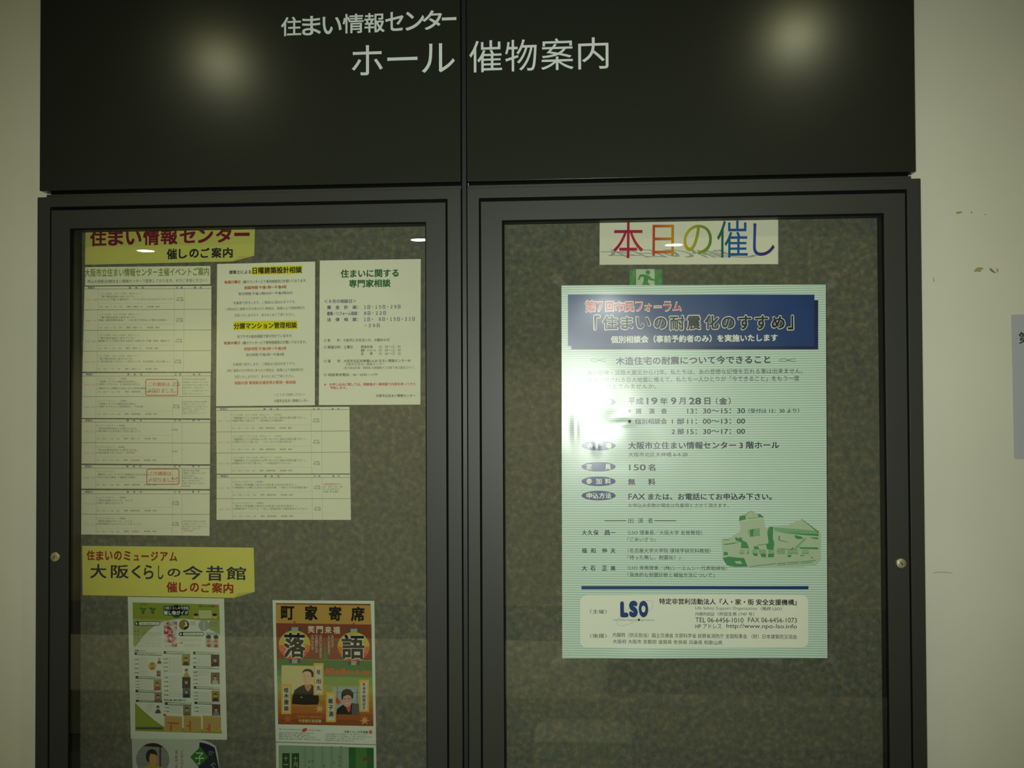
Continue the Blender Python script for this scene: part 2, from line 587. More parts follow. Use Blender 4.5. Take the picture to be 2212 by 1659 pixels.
# ------------------------------------------------------------------ display cases
ZB = 0.655
def lock_geo(q, c, r, ang):
    y = -0.0005
    prof = [(r, 0.0), (r, -0.0022), (r * 0.88, -0.0032), (r * 0.62, -0.0034), (r * 0.60, -0.0020), (r * 0.55, -0.0020), (r * 0.53, -0.0042), (0.0001, -0.0044)]
    seg = 32
    vs, fs = [], []
    for rr, yy in prof:
        for k in range(seg):
            t = 2 * math.pi * k / seg
            vs.append((c[0] + rr * math.cos(t), yy, c[1] + rr * math.sin(t)))
    for a in range(len(prof) - 1):
        for k in range(seg):
            k2 = (k + 1) % seg
            fs.append((a * seg + k, a * seg + k2, (a + 1) * seg + k2, (a + 1) * seg + k))
    q.add(vs, fs, M_chrome)
    # key slot
    ca, sa = math.cos(ang), math.sin(ang)
    P = []
    for u, v in ((-r * .38, -r * .08), (r * .38, -r * .08), (r * .38, r * .08), (-r * .38, r * .08)):
        P.append((c[0] + u * ca - v * sa, -0.0046, c[1] + u * sa + v * ca))
    q.add(P, [(0, 1, 2, 3)], M_groove)
    # the small tab beside the plug
    for du in (0.0, 0.35):
        cc = (c[0] + r * (0.55 + du) * math.cos(ang), c[1] + r * (0.55 + du) * math.sin(ang))

def case(name, x0, x1, g0, g1, o0, o1, label, lock, lock_ang):
    root = empty(name, ((x0 + x1) / 2, YW, ZB))
    tag(root, label, 'display case')
    def ch(q, nm, parent=root, **k):
        o = q.build(nm, parent, **k)
        # geometry is written in world coordinates: cancel the parent's offset
        o.location = -Vector(root.location) if parent is root else Vector((0, 0, 0))
        return o
    gt, ot = ZO - 0.0211, ZO - 0.0670
    ch(ring(x0, x1, ZB, ZO, (g0 - x0, x1 - g1, 0.03, ZO - gt), 0.0, YW + 0.012, M_frame), 'case_frame', bevel=0.0011)
    q = MB()                                # dark backing seen down the gap round the door
    lining = ring(g0 - 0.001, g1 + 0.001, ZB + 0.029, gt + 0.001, (o0 - g0 + 0.001, g1 - o1 + 0.001, 0.04, gt - ot + 0.001), 0.016, 0.020, M_groove)
    ch(lining, 'gap_backing')
    q = ring(o0 - 0.003, o1 + 0.003, ZB + 0.066, ot + 0.003, (0.003, 0.003, 0.003, 0.003), 0.0205, YBOARD, M_lining)
    ch(q, 'inner_lining')
    q = MB()
    q.box(o0 - 0.003, o1 + 0.003, YBOARD, YBOARD + 0.006, ZB + 0.066, ot + 0.003, M_board)
    ch(q, 'pin_board')
    e, et = 0.0034, 0.0068
    dr = ch(ring(g0 + e, g1 - e, ZB + 0.034, gt - et, (o0 - g0 - e, g1 - o1 - e, 0.036, gt - et - ot), 0.0, 0.0155, M_frame), 'door_frame', bevel=0.0009)
    q = MB()                                # gasket along the inner edge
    q = ring(o0 - 0.0002, o1 + 0.0002, ZB + 0.0698, ot + 0.0002, (0.0022, 0.0022, 0.0022, 0.0022), 0.0048, 0.0115, M_groove)
    ch(q, 'gasket', dr)
    q = MB()
    a, b, c, d = o0 + 0.0001, o1 - 0.0001, ZB + 0.070, ot - 0.0001
    q.add([(a, 0.006, c), (b, 0.006, c), (b, 0.006, d), (a, 0.006, d)], [(0, 1, 2, 3)], M_glass)
    q.add([(a, 0.010, c), (b, 0.010, c), (b, 0.010, d), (a, 0.010, d)], [(3, 2, 1, 0)], M_glass_in)
    ch(q, 'glass_pane', dr)
    p = at(*lock)
    q = MB()
    lock_geo(q, (p.x, p.z), 0.0102, lock_ang)
    ch(q, 'cylinder_lock', dr, smooth=False)
    return root
caseL = case('display_case', 0.0, S1, 0.0271, 0.8668, 0.0703, 0.8226, 'dark grey glazed notice case left of the joint strip, holding white sheets', (119.5, 1203), 1.0)
caseR = case('display_case.001', S2, 1.80, 0.9316, 1.774, 0.9783, 1.7297, 'dark grey glazed notice case right of the joint strip, with the green poster', (1946.5, 1217), 2.2)

# ------------------------------------------------------------------ ink colours
BLACK = ink((48, 48, 44)); GREY = ink((96, 98, 92)); LGREY = ink((140, 142, 132)); GREENT = ink((124, 148, 60)); RED = ink((196, 78, 52))
BLUE = ink((70, 76, 128)); LBLUE = ink((86, 122, 156)); NAVY = ink((40, 44, 84)); ORANGE = ink((214, 132, 92)); MAROON = ink((116, 24, 44))
DKGREEN = ink((40, 104, 52)); YEL = ink((232, 222, 20)); LINE = ink((118, 118, 100)); LINE2 = ink((176, 178, 156))
YP = YBOARD - 0.0012

# ------------------------------------------------------------------ yellow heading signs
def yellow_sign(name, label, corners, cut, m, flap):
    tl, tr, br0, bl = corners
    out = [tl, tr, cut[0], cut[1], bl]
    s = Paper(name, label, 'sign', [tl, tr, br0, bl], YP, m, outline=out)
    s.poly('folded_corner', ID, flap, m, 4)
    fl = s.parts['folded_corner']
    fl.m = [mat('yellow_paper_reverse', (186, 176, 84), 0.7)]
    return s
s = yellow_sign('heading_sign', 'pale yellow heading sign at the top of the left case, partly under its frame',
                [(185.5, 467), (551.5, 462), (549, 566), (183.5, 572)], [(549, 552.5), (503.5, 564.5)], M_yellow2,
                [(549, 552.5), (519, 553), (503.5, 564.5)])
C3 = crop(160, 470, 5.53)
for ch, x0, x1, y0, y1 in (('住', 192, 388, 152, 342), ('ま', 408, 590, 150, 335), ('い', 620, 806, 155, 325), ('情', 826, 1020, 138, 330), ('報', 1036, 1238, 132, 322),
                           ('セ', 1262, 1452, 135, 305), ('ン', 1480, 1662, 128, 303), ('タ', 1695, 1882, 122, 298), ('ー', 1915, 2098, 180, 222)):
    s.text(one('character'), C3, ch, x0, x1, (y0 + y1) / 2, y1 - y0, MAROON, 0.036, 2)
for ch, x0, x1, y0, y1 in (('催', 1108, 1232, 372, 500), ('し', 1252, 1350, 375, 488), ('の', 1378, 1490, 375, 480), ('ご', 1512, 1620, 362, 480), ('案', 1642, 1762, 358, 482), ('内', 1780, 1896, 358, 480)):
    s.text(one('character'), C3, ch, x0, x1, (y0 + y1) / 2, y1 - y0, ink((30, 34, 36)), 0.034, 2)
s.done()
s = yellow_sign('heading_sign.001', 'bright yellow heading sign halfway down the left case, above the green flyer',
                [(177.5, 1179), (548, 1183), (550, 1292), (178.5, 1285.5)], [(550, 1278.5), (505, 1291.5)], M_yellow,
                [(550, 1278.5), (515, 1281), (505, 1291.5)])
CS = crop(160, 1170, 5.53)
for ch, x0, x1, y0, y1 in (('住', 152, 250, 104, 222), ('ま', 265, 352, 110, 225), ('い', 372, 460, 112, 222), ('の', 480, 570, 112, 222), ('ミ', 595, 675, 112, 226),
                           ('ュ', 712, 778, 160, 225), ('ー', 805, 895, 163, 185), ('ジ', 918, 1005, 118, 230), ('ア', 1030, 1120, 125, 232), ('ム', 1140, 1232, 125, 236)):
    s.text(one('character'), CS, ch, x0, x1, (y0 + y1) / 2, y1 - y0, ink((150, 30, 20)), 0.034, 2)
for ch, x0, x1, y0, y1 in (('大', 195, 388, 268, 438), ('阪', 440, 655, 278, 438), ('く', 690, 798, 280, 440), ('ら', 835, 950, 278, 448), ('し', 1005, 1068, 288, 450),
                           ('の', 1118, 1270, 322, 420), ('今', 1300, 1540, 290, 455), ('昔', 1578, 1788, 288, 468), ('館', 1820, 2055, 300, 458)):
    s.text(one('character'), CS, ch, x0, x1, (y0 + y1) / 2, y1 - y0, ink((34, 42, 48)), 0.02, 2)
for ch, x0, x1, y0, y1 in (('催', 1105, 1235, 480, 608), ('し', 1255, 1352, 490, 600), ('の', 1385, 1492, 492, 602), ('ご', 1520, 1630, 492, 605), ('案', 1648, 1772, 490, 612), ('内', 1785, 1902, 492, 618)):
    s.text(one('character'), CS, ch, x0, x1, (y0 + y1) / 2, y1 - y0, ink((150, 30, 20)), 0.034, 2)
s.done()

# ------------------------------------------------------------------ schedule sheets
s = Paper('title_slip', 'white title slip with green characters at the head of the left sheet column', 'paper slip',
          [(184, 577), (454.5, 574.5), (454.5, 614), (183.5, 617)], YP, M_paper2)
s.text('lettering', C3, '大阪市立住まい情報センター主催イベントご案内', 130, 1612, 652, 98, GREENT, 0.02)
s.text('lettering', C3, '申込み用紙は4階住まい情報センターで配布しております。ぜひご参加ください！', 165, 1588, 757, 42, GREY, 0.0, 2, 2)
s.done()

def schedule(label, top, bot, lefts, rights, cols, hdr, rows, extra=None, idx=0):
    """top/bot = y at left and right; cols = x of three rules at top and bottom; rows = list of row dicts"""
    s = Paper('schedule_sheet' + ('.%03d' % idx if idx else ''), label, 'schedule sheet',
              [(lefts[0], top[0]), (rights[0], top[1]), (rights[1], bot[1]), (lefts[1], bot[0])], YP, M_paper2,
              group='printed schedule sheets in the left case')
    y0, y1 = top[0], bot[0]
    def X(k, y):
        t = (y - y0) / (y1 - y0)
        return cols[0][k] * (1 - t) + cols[1][k] * t
    sl = (top[1] - top[0]) / (rights[0] - lefts[0])
    def edge(y, a):
        t = (y - y0) / (y1 - y0)
        return lefts[0] * (1 - t) + lefts[1] * t if a == 0 else rights[0] * (1 - t) + rights[1] * t
    s.stroke('ruled_lines', ID, [(edge(hdr, 0), hdr), (edge(hdr, 1), hdr + sl * 270)], 0.8, LINE, 1)
    for k in range(3):
        s.stroke('ruled_lines', ID, [(X(k, hdr), hdr), (X(k, y1), y1)], 0.6, LINE2, 1)
    hm = (y0 + hdr) / 2 - 0.3
    hw = X(0, hdr) - lefts[0]
    s.text('lettering', ID, '開催日', lefts[0] + hw * .27, lefts[0] + hw * .75, hm, 4.6, BLUE, 0.01, 2, 2)
    mid = (X(0, hdr) + X(1, hdr)) / 2 + 3
    for ch, dx in (('講', -17), ('座', -3), ('名', 11)): s.text('lettering', ID, ch, mid + dx - 2.4, mid + dx + 2.4, hm, 4.6, BLUE, 0.01, 2, 2)
    c = (X(1, hdr) + X(2, hdr)) / 2
    for ch, dx in (('定', -5), ('員', 5)): s.text('lettering', ID, ch, c + dx - 2.2, c + dx + 2.2, hm, 4.4, BLUE, 0.01, 2, 2)
    c = (X(2, hdr) + rights[0]) / 2
    for ch, dx in (('備', -6), ('考', 6)): s.text('lettering', ID, ch, c + dx - 2.2, c + dx + 2.2, hm, 4.4, BLUE, 0.01, 2, 2)
    for r in rows:
        if r.get('rule'):
            s.stroke('ruled_lines', ID, [(edge(r['rule'], 0), r['rule']), (edge(r['rule'], 1), r['rule'] + sl * 270)], 0.9, LINE, 1)
        for (txt, xa, xb, y, h, c) in r['t']:
            s.text('lettering', ID, txt, xa, xb, y, h, c, 0.004, 2, 2)
        if r.get('dot'):
            s.stroke('ruled_lines', ID, [(X(0, r['dot']), r['dot']), (X(1, r['dot']), r['dot'] - 0.6)], 0.35, LINE2, 1)
    if extra: extra(s)
    s.done()

TM = '%s　　場所：%s　　参加費：無料'
def row(yt, off, kind, date, series, title, sub, tm, place, cap, dt, title_w, sub_w, ser_w, x0=212, xd=(185, 209), xc=(379, 394), scol=None, cap1='100名', dotd=None):
    col = {'g': ink((150, 168, 92)), 'b': LBLUE, 'o': ORANGE}[kind]
    t = [(series, x0 + off, x0 + off + ser_w, yt + 9.6, 3.8, col),
         (title, x0 + off + 4, x0 + off + 4 + title_w, yt + 16, 5.0, GREY),
         (sub, x0 + off, x0 + off + sub_w, yt + 22, 4.6, GREY),
         (tm, x0 + off + 1, x0 + off + 50, yt + 38.2, 3.6, LGREY),
         ('場所：' + place, x0 + off + 60, x0 + off + 94, yt + 38, 4.0, GREY),
         ('参加費：無料', x0 + off + 104, x0 + off + 131, yt + 38, 4.0, GREY),
         (date, xd[0] + off, xd[1] + off, yt + 23, 4.0, ORANGE),
         (cap1, xc[0] + off + 1, xc[1] + off - 1, yt + 19, 3.8, GREY)]
    if cap: t.append((cap, xc[0] + off, xc[1] + off, yt + 24, 4.2, GREY))
    return {'t': t, 'dot': yt + 31.5}

SA = 'いきいき講座　住まいの知恵　連続セミナー'
TA = '「家で知る住まいまちづくり」'
rowsA = [row(624.6, 2.5, 'g', '9/2（日）', SA, TA, 'マンションで楽しむ緑生活①　～ベランダからはじめるガーデニング～', '14：00 ～ 16：00', '3階ホール', '申込要', 0, 72, 161, 92),
         row(669.5, 1.5, 'g', '9/8（土）', SA, TA, '新婚・若年世帯の住まい　～はじめての住まいと家計の仕組み～', '14：00 ～ 16：00', '3階ホール', '申込要', 0, 74, 150, 92),
         row(714.3, 0, 'g', '9/9（日）', SA, TA, '高齢者にとって安全で安心な住まいの選び方～戸建・賃貸、施設など～', '14：00 ～ 16：00', '3階ホール', '申込要', 0, 74, 160, 92),
         row(759, -2, 'g', '10/13（土）', SA, TA, '二つ目の我が家にふれたい！～中古のこつを、空き家探訪、町なか暮らし～', '14：00 ～ 16：00', '3階ホール', '申込要', 0, 72, 160, 92)]
for k, y in ((1, 669.6), (2, 714), (3, 758.9)): rowsA[k]['rule'] = y
schedule('tall white schedule sheet of four green-headed rows under the title slip', (619, 617.5), (803, 803), (182.5, 178), (456.6, 455.5),
         ((212.5, 377, 398.5), (209, 375, 396.5)), 624.6, rowsA)

def notes(x0, ys, xs, c=LGREY):
    N = ['応募多数の場合は抽選', '先着順にて受付いたします', '当日受付も可能です', '要事前申込・定員になり', '詳しくは窓口まで', 'お問い合わせください']
    return [(N[k % 6], x0, x0 + xs[k % len(xs)], y, 3.6, c) for k, y in enumerate(ys)]

def stamp(s, x0, y0, x1, y1):
    s.rrect('closed_stamp', ID, x0, y0, x1, y1, 4.5, RED, 3, 1.5)
    hh = y1 - y0
    s.text('closed_stamp', ID, 'この講座は、', x0 + 6, x1 - 13, y0 + hh * .30, 8.5, ink((212, 110, 80)), 0.01, 3)
    s.text('closed_stamp', ID, '〆切りました。', x0 + 4, x1 - 3, y0 + hh * .72, 9, ink((212, 110, 80)), 0.01, 3)

SB = 'ネットワークセミナー　一般講座'
rb = [row(808.2, -2, 'b', '9/30（日）', SB, '「近隣トラブルの解決法を知る」', '①近隣トラブルとは。その解決法を考える', '14：00 ～ 16：00', '4階研修室', '申込要', 0, 80, 92, 64, xc=(376, 391), cap1='80名'),
      row(856.3, -2.5, 'b', '10/6（土）', SB, '「近隣トラブルの解決法を知る」', '②近隣トラブルによる紛争解決と。その対策', '14：00 ～ 16：00', '4階研修室', '申込要', 0, 80, 100, 64, xc=(376, 391), cap1='80名')]
rb[0]['t'] += notes(394, (819, 825.5, 831.5, 837.5, 844, 850.5), (50, 56, 56, 46, 54, 48)) + [('～騒音やペット問題などを話しながら具体的事例～', 210, 318, 838.6, 4.4, GREY)]
rb[1]['t'] += notes(393, (868, 873, 878.5, 883.5, 888, 892.5), (54, 50, 56, 48, 36, 52))
rb[1]['rule'] = 856.7
schedule('white schedule sheet second from top in the left column, upper red closing stamp', (806, 805.5), (903, 904), (178, 176.8), (455, 454),
         ((208.5, 374, 395), (207, 373.5, 394)), 812.4, rb, lambda s: stamp(s, 315, 819.5, 384, 854), 1)

rc = [row(909.5, -4, 'b', '9/15（土）', SB, '「木の伝承を住まいに取り入れる」', '①障子襖ちゃん木を使って手作り畳づくり', '13：30 ～ 15：30', '3階ホール', '', 0, 84, 95, 62, xc=(374, 389), cap1='100名'),
      row(956, -4.5, 'b', '10/14（日）', SB, '「木の伝承を住まいに取り入れる」', '②大阪の銘木町で木にふれよう', '13：30 ～ 15：30', '木材会館', '', 0, 86, 58, 62, xc=(374, 389), cap1='30名')]
rc[1]['t'].append(('（見学会）', 272, 292, 978, 4.2, RED))
rc[1]['rule'] = 956
schedule('white schedule sheet third from top in the left column, with two blue-headed rows', (905.5, 907), (1001.5, 1003), (176.8, 176), (453.8, 453.4),
         ((207, 373.2, 394), (206, 372.5, 393.4)), 911.5, rc, None, 2)

rd = [row(1009, -4, 'o', '10/28（日）', 'タイアップイベント', '韓国のオンドル・アーカイブで伝統住宅のすまいを考える', '「それから町と集住」～趣味は土間家～', '10：00 ～ 16：00', '研修室', '申込要', 0, 110, 88, 40, xc=(374, 389), cap1='')]
rd[0]['t'] += notes(393, (1016.5, 1022, 1028, 1033, 1038.5, 1044, 1050), (38, 52, 28, 46, 40, 50, 18), GREY)
rd[0]['t'] = [t for t in rd[0]['t'] if t[0]]
schedule('short white schedule sheet fourth from top in the left column, lower red closing stamp', (1004.5, 1006), (1055.5, 1056.5), (176, 175.8), (453.4, 453),
         ((206, 372.5, 393.4), (206.5, 372.5, 393)), 1010.8, rd, lambda s: stamp(s, 317.5, 1013, 387, 1046), 3)

re_ = [row(1065, -4, 'b', '11/10（土）', SB, '『防災お助けマップ』づくり', '①防災・減災のまちづくり', '13：30 ～ 16：30', '4階研修室', '申込要', 0, 74, 58, 64, xc=(376, 391), cap1='30名'),
       row(1110, -4.5, 'b', '11/17（土）', SB, '『防災お助けマップ』づくり', '②防災地図をたよりにマイマップをつくろう', '10：00 ～ 14：30', '生野区', '申込要', 0, 74, 98, 64, xc=(376, 391), cap1='30名')]
re_[1]['t'] += notes(393, (1126, 1131.5, 1137, 1142), (52, 54, 54, 40)) + [('※雨天決行', 396, 418, 1146.5, 4, RED)]
re_[1]['rule'] = 1110.6
schedule('white schedule sheet at the foot of the left column, just above the yellow sign', (1059, 1059.5), (1154.5, 1157.5), (175.8, 175.5), (453, 452.4),
         ((207.5, 372.8, 393.2), (207.5, 372.3, 392.8)), 1066.5, re_, None, 4)

SF = 'いきいき講座　住まいの知恵　連続セミナー　３回連続'
TF = '「建築家とつくる住まい入門～わくわく始める家の建て方～」'
def rowf(y, d, sub, w, off):
    r = row(y, off, 'g', d, SF, TF, sub, '13：30 ～ 16：00', '4階研修室', '申込要', 0, 155, w, 108, x0=500, xd=(470, 497), xc=(676, 690), cap1='50名')
    return r
rf = [rowf(886.5, '10/21（日）', '①相談が無くて困った！　～家は暮らしの設計図～', 113, 0), rowf(932.5, '11/4（日）', '②予算が少なくて困った！　～ローコスト住宅の考え方～', 134, .5),
      rowf(978.5, '12/2（日）', '③時間がかかりすぎて困った！　～木造住宅のリフォーム～', 130, 1)]
rf[1]['rule'] = 933; rf[2]['rule'] = 978.8
schedule('white schedule sheet of three green-headed rows below the narrow notice with yellow bars', (881, 878.7), (1023.5, 1023), (467, 468), (754.8, 756.4),
         ((499, 672, 694.3), (500.5, 673.5, 695.5)), 886.8, rf, None, 5)
rg = [row(1031, 1.5, 'b', '11/23（金）', 'ネットワークセミナー　２回連続', '「来るべき地震にあなたの住まいは大丈夫か？」', '①地震発生への備えと住まいの安全対策　～身近にできる地震対策～', '14：00 ～ 15：30', '4階研修室', '申込要', 0, 133, 164, 66, x0=501, xd=(470, 497), xc=(677, 691), cap1='50名'),
      row(1077, 2, 'b', '12/1（土）', 'ネットワークセミナー　２回連続', '「来るべき地震にあなたの住まいは大丈夫か？」', '②耐震診断とリフォーム　～正しい耐震診断から事例見本のコツまで～', '18：30 ～ 20：30', '4階研修室', '申込要', 0, 133, 164, 66, x0=501, xd=(470, 497), xc=(677, 691), cap1='50名')]
rg[0]['t'] += [('＊個別相談会あり', 698, 736, 1045.7, 4.4, RED), ('13：30～15：00', 698, 740, 1051.2, 3.8, GREY), ('お一人30分まで', 697, 733, 1056.6, 4, GREY), ('（4組 申込要）', 699, 731, 1062, 4, GREY)]
rg[1]['rule'] = 1077.4
schedule('white schedule sheet of two blue-headed rows, lowest of the middle column', (1025.5, 1025), (1123, 1123), (468, 467.7), (756.4, 758),
         ((500.7, 673.7, 695.7), (502, 675, 697)), 1032, rg, None, 6)

# ------------------------------------------------------------------ two office notices
C5 = crop(450, 540, 4.608)
s = Paper('notice_sheet', 'narrow white notice with two yellow-highlighted headings, in the middle of the left case', 'notice',
          [(469, 570.4), (680.7, 565), (680, 875.3), (467, 877.5)], YP, M_paper)
s.text(one('heading'), C5, '建築士による', 208, 428, 220, 38, BLACK, 0.02)
s.poly(one('highlight_bar'), C5, [(435, 168), (935, 153), (935, 236), (435, 250)], YEL)
s.text(one('heading'), C5, '日曜建築設計相談', 440, 932, 201, 66, BLACK, 0.035)
s.text('red_lettering', C5, '毎週日曜日', 160, 318, 320, 32, RED, 0.03)
s.text('lettering', C5, '3番カウンターにて専用相談窓口を開いております。', 340, 980, 312, 32, GREY, 0.01, 2, 2)
s.text('red_lettering', C5, '相談時間 午後1時～午後4時', 358, 780, 372, 34, RED, 0.025)
s.text('lettering', C5, '受付時間 午後12時30分～午後3時30分', 300, 840, 432, 30, ink((90, 98, 124)), 0.01, 2, 2)
s.text('lettering', C5, '先着順で受付します。ご相談は1回30分までです。', 250, 870, 522, 30, GREY, 0, 2, 2)
s.text('lettering', C5, '12時30分に複数の方が来られた場合は、抽選により相談順位を', 180, 962, 582, 30, GREY, 0, 2, 2)
s.text('lettering', C5, '決定いたしますので、あらかじめご了承ください。', 262, 860, 646, 30, GREY, 0, 2, 2)
s.poly(one('highlight_bar'), C5, [(250, 712), (887, 702), (887, 786), (250, 800)], YEL)
s.text(one('heading'), C5, '分譲マンション管理相談', 254, 882, 752, 62, BLACK, 0.03)
s.text('lettering', C5, '当プラザの総合相談で受け付けていますが、', 288, 840, 858, 32, GREY, 0.01, 2, 2)
s.text('red_lettering', C5, '毎週木曜日', 155, 315, 926, 32, RED, 0.03)
s.text('lettering', C5, '3番カウンターにて専用相談窓口を開いております。', 336, 976, 920, 32, GREY, 0.01, 2, 2)
s.text('red_lettering', C5, '相談時間 午後2時～午後5時', 356, 778, 982, 34, ink((212, 110, 76)), 0.025)
s.text('lettering', C5, '受付時間 午後2時～午後4時', 376, 756, 1042, 30, ink((104, 120, 116)), 0.01, 2, 2)
s.text('lettering', C5, '先着順で受付します。ご相談は1回30分までです。', 246, 868, 1135, 30, GREY, 0, 2, 2)
s.text('lettering', C5, '2時に複数の方が受付に来られた場合は、抽選により相談順位を', 184, 948, 1196, 30, GREY, 0, 2, 2)
s.text('lettering', C5, '決定いたしますので、あらかじめご了承ください。', 260, 858, 1258, 30, GREY, 0, 2, 2)
s.text('red_lettering', C5, '相談内容 管理組合運営等の管理一般相談', 262, 872, 1320, 34, ink((212, 110, 76)), 0.025)
s.text('lettering', C5, '～どうぞご利用ください～', 655, 970, 1440, 30, GREY, 0, 2, 2)
s.text('lettering', C5, '大阪市立住まい情報センター', 655, 998, 1500, 32, GREY, 0.01, 2, 2)
s.done()

s = Paper('notice_sheet.001', 'white notice with green heading and indigo dates, rightmost sheet in the left case', 'notice',
          [(690.9, 562.8), (909, 559.5), (908, 874), (688.7, 875)], YP, M_paper)
s.text(one('heading'), C5, '住まいに関する', 1318, 1895, 232, 82, DKGREEN, 0.032)
s.text(one('heading'), C5, '専門家相談', 1400, 1815, 332, 78, DKGREEN, 0.032)
PUR = ink((66, 66, 122))
s.text('date_lettering', C5, '＜９月の相談日＞', 1155, 1472, 510, 38, PUR, 0.015)
for y, l, r, x in ((570, '資　金　計　画：', '１日・１５日・２９日', 1912), (632, '建築・リフォーム相談：', '８日・２２日', 1768), (692, '法　律　相　談：', '１日・　８日・１５日・２２日', 2055)):
    s.text('date_lettering', C5, l, 1182, 1492, y, 38, PUR, 0.02)
    s.text('date_lettering', C5, r, 1550, x, y - 3, 38, PUR, 0.015)
s.text('date_lettering', C5, '・２９日', 1562, 1705, 752, 36, PUR, 0.015)
s.text('lettering', C5, '○ 条　　件：大阪市にお住まいか、お勤めの方', 1152, 1805, 897, 32, GREY, 0.012, 2, 2)
s.text('lettering', C5, '○ 開催日時：土曜日', 1152, 1436, 967, 32, GREY, 0.012, 2, 2)
for y, a, b in ((963, '資金計画', '10：30～12：00'), (998, '建築・リフォーム', '10：00～12：00'), (1032, '法　　律', '10：00～13：30')):
    s.text('lettering', C5, a, 1518, 1668 if y == 998 else 1635, y, 30, GREY, 0.012, 2, 2)
    s.text('lettering', C5, b, 1700, 1915, y, 26, GREY, 0, 2, 2)
s.text('lettering', C5, '○ 場　　所：大阪市北区天神橋6-4-20 住まい情報センター4F', 1152, 2015, 1104, 32, GREY, 0.012, 2, 2)
s.text('lettering', C5, '大阪市立住まい情報センター', 1365, 1755, 1136, 28, GREY, 0.008, 2, 2)
s.text('lettering', C5, '（地下鉄谷町線・堺筋線 天神橋筋六丁目駅下車③番出口すぐ）', 1348, 2050, 1172, 28, GREY, 0.008, 2, 2)
s.text('lettering', C5, '○ 相談専用電話：06－6242－1177', 1152, 1686, 1241, 30, GREY, 0.012, 2, 2)
s.text('red_lettering', C5, '※　お申し込みに関しては、相談員が一般相談で内容を承ってから', 1155, 2063, 1336, 30, ink((200, 60, 44)), 0.02, 2, 2)
s.text('red_lettering', C5, '予約します。', 1212, 1380, 1372, 28, ink((200, 60, 44)), 0.02, 2, 2)
s.text('lettering', C5, '大阪市立住まい情報センター', 1668, 2060, 1450, 30, BLACK, 0.012, 2, 2)
s.done()

# ------------------------------------------------------------------ green programme flyer
F2 = crop(260, 1280, 9.217)
F3 = crop(260, 1440, 7.575)
def up3(x, y): return ((x / 7.575) * 9.217, (160 + y / 7.575) * 9.217)   # third crop -> second crop
OLIVE = ink((134, 146, 50)); LIME = ink((152, 160, 96)); FTXT = ink((84, 92, 88)); FDK = ink((30, 54, 48)); PINKR = ink((176, 56, 62))
s = Paper('programme_flyer', 'green and white museum programme flyer packed with small photos, under the yellow sign', 'flyer',
          [(276, 1289), (483.8, 1292.8), (490.4, 1598), (282.5, 1595.5)], YP, M_flyer)
s.poly(one('colour_band'), F2, [(245, 195), (1965, 238), (1980, 560), (1500, 545), (1250, 520), (1050, 540), (860, 575), (560, 640), (300, 1080), (262, 1060)], OLIVE, 1)
s.poly(one('colour_band'), F2, [(252, 520), (1000, 545), (860, 575), (640, 690), (500, 820), (300, 1080), (262, 1060)], LIME, 2)
s.poly(one('colour_band'), F2, [(1700, 690), (1790, 560), (1980, 560), (1985, 840)], LIME, 2)
s.poly(one('colour_band'), F3, [(240, 590), (340, 690), (560, 880), (715, 985), (1660, 1040), (1660, 1095), (245, 1052)], OLIVE, 1)
s.poly(one('colour_band'), F3, [(250, 990), (695, 990), (695, 1030), (255, 1022)], ink((62, 78, 62)), 2)
# title cloud
s.ellipse('title_badge', F2, 1118, 370, 115, 132, ink((30, 78, 50)), 3)
s.rrect('title_badge', F2, 855, 262, 1380, 350, 30, FDK, 3)
s.rrect('title_badge', F2, 862, 350, 1360, 455, 30, FDK, 3)
s.text('lettering', F2, '大阪くらしの今昔館', 872, 1362, 305, 62, ink((200, 205, 205)), 0.02, 4)
s.text('lettering', F2, '催し物ガイド', 868, 1352, 402, 84, ink((215, 220, 215)), 0.035, 4)
# small emblem sprouts left, name and seal right, sign with two heads
GRN2 = ink((58, 100, 58))
for x in (455, 645):
    s.ellipse('small_drawing', F2, x - 30, 320, 42, 20, GRN2, 3, 16, .5)
    s.ellipse('small_drawing', F2, x + 30, 330, 40, 20, GRN2, 3, 16, -.5)
    s.poly('small_drawing', F2, [(x - 40, 360), (x + 40, 365), (x + 16, 430), (x - 12, 428)], GRN2, 3)
s.text('lettering', F2, '秋から冬の', 400, 540, 235, 40, GRN2, 0.01, 3, 2)
s.text('lettering', F2, '2007年9月～12月', 390, 700, 475, 26, RED, 0, 3, 2)
s.text('lettering', F2, '大阪くらしの今昔館', 1560, 1880, 272, 42, FDK, 0.02, 3, 2)
s.rect('small_drawing', F2, 1892, 240, 1958, 305, ink((180, 110, 50)), 3)
s.poly('small_drawing', F2, [(1565, 352), (1815, 356), (1820, 515), (1575, 510)], ink((186, 190, 140)), 3)
for x in (1510, 1880):
    s.ellipse('small_drawing', F2, x, 478, 52, 42, ink((196, 164, 110)), 3)
    s.ellipse('small_drawing', F2, x, 440, 46, 28, ink((50, 44, 30)), 4)
for k in range(4): s.stroke('small_drawing', F2, [(1590, 385 + k * 28), (1800, 388 + k * 28)], 5, ink((150, 150, 96)), 4)
# numbered capsules
for x0, y0, x1, y1 in ((285, 572, 795, 658), (1165, 785, 1668, 868)):
    s.rrect('heading_capsule', F2, x0, y0, x1, y1, 40, FDK, 3)
    s.rrect('heading_capsule', F2, x0 + 85, y0 + 12, x1 - 10, y1 - 12, 28, ink((206, 210, 192)), 4)
    s.ellipse('heading_capsule', F2, x0 + 40, (y0 + y1) / 2, 20, 24, ink((200, 206, 190)), 4)
s.text('lettering', F2, '企画展・特別展覧会のご案内', 400, 740, 622, 34, FTXT, 0, 5, 2)
s.text('lettering', F2, '近代大阪の住まいと暮らし展', 1280, 1600, 830, 34, FTXT, 0, 5, 2)
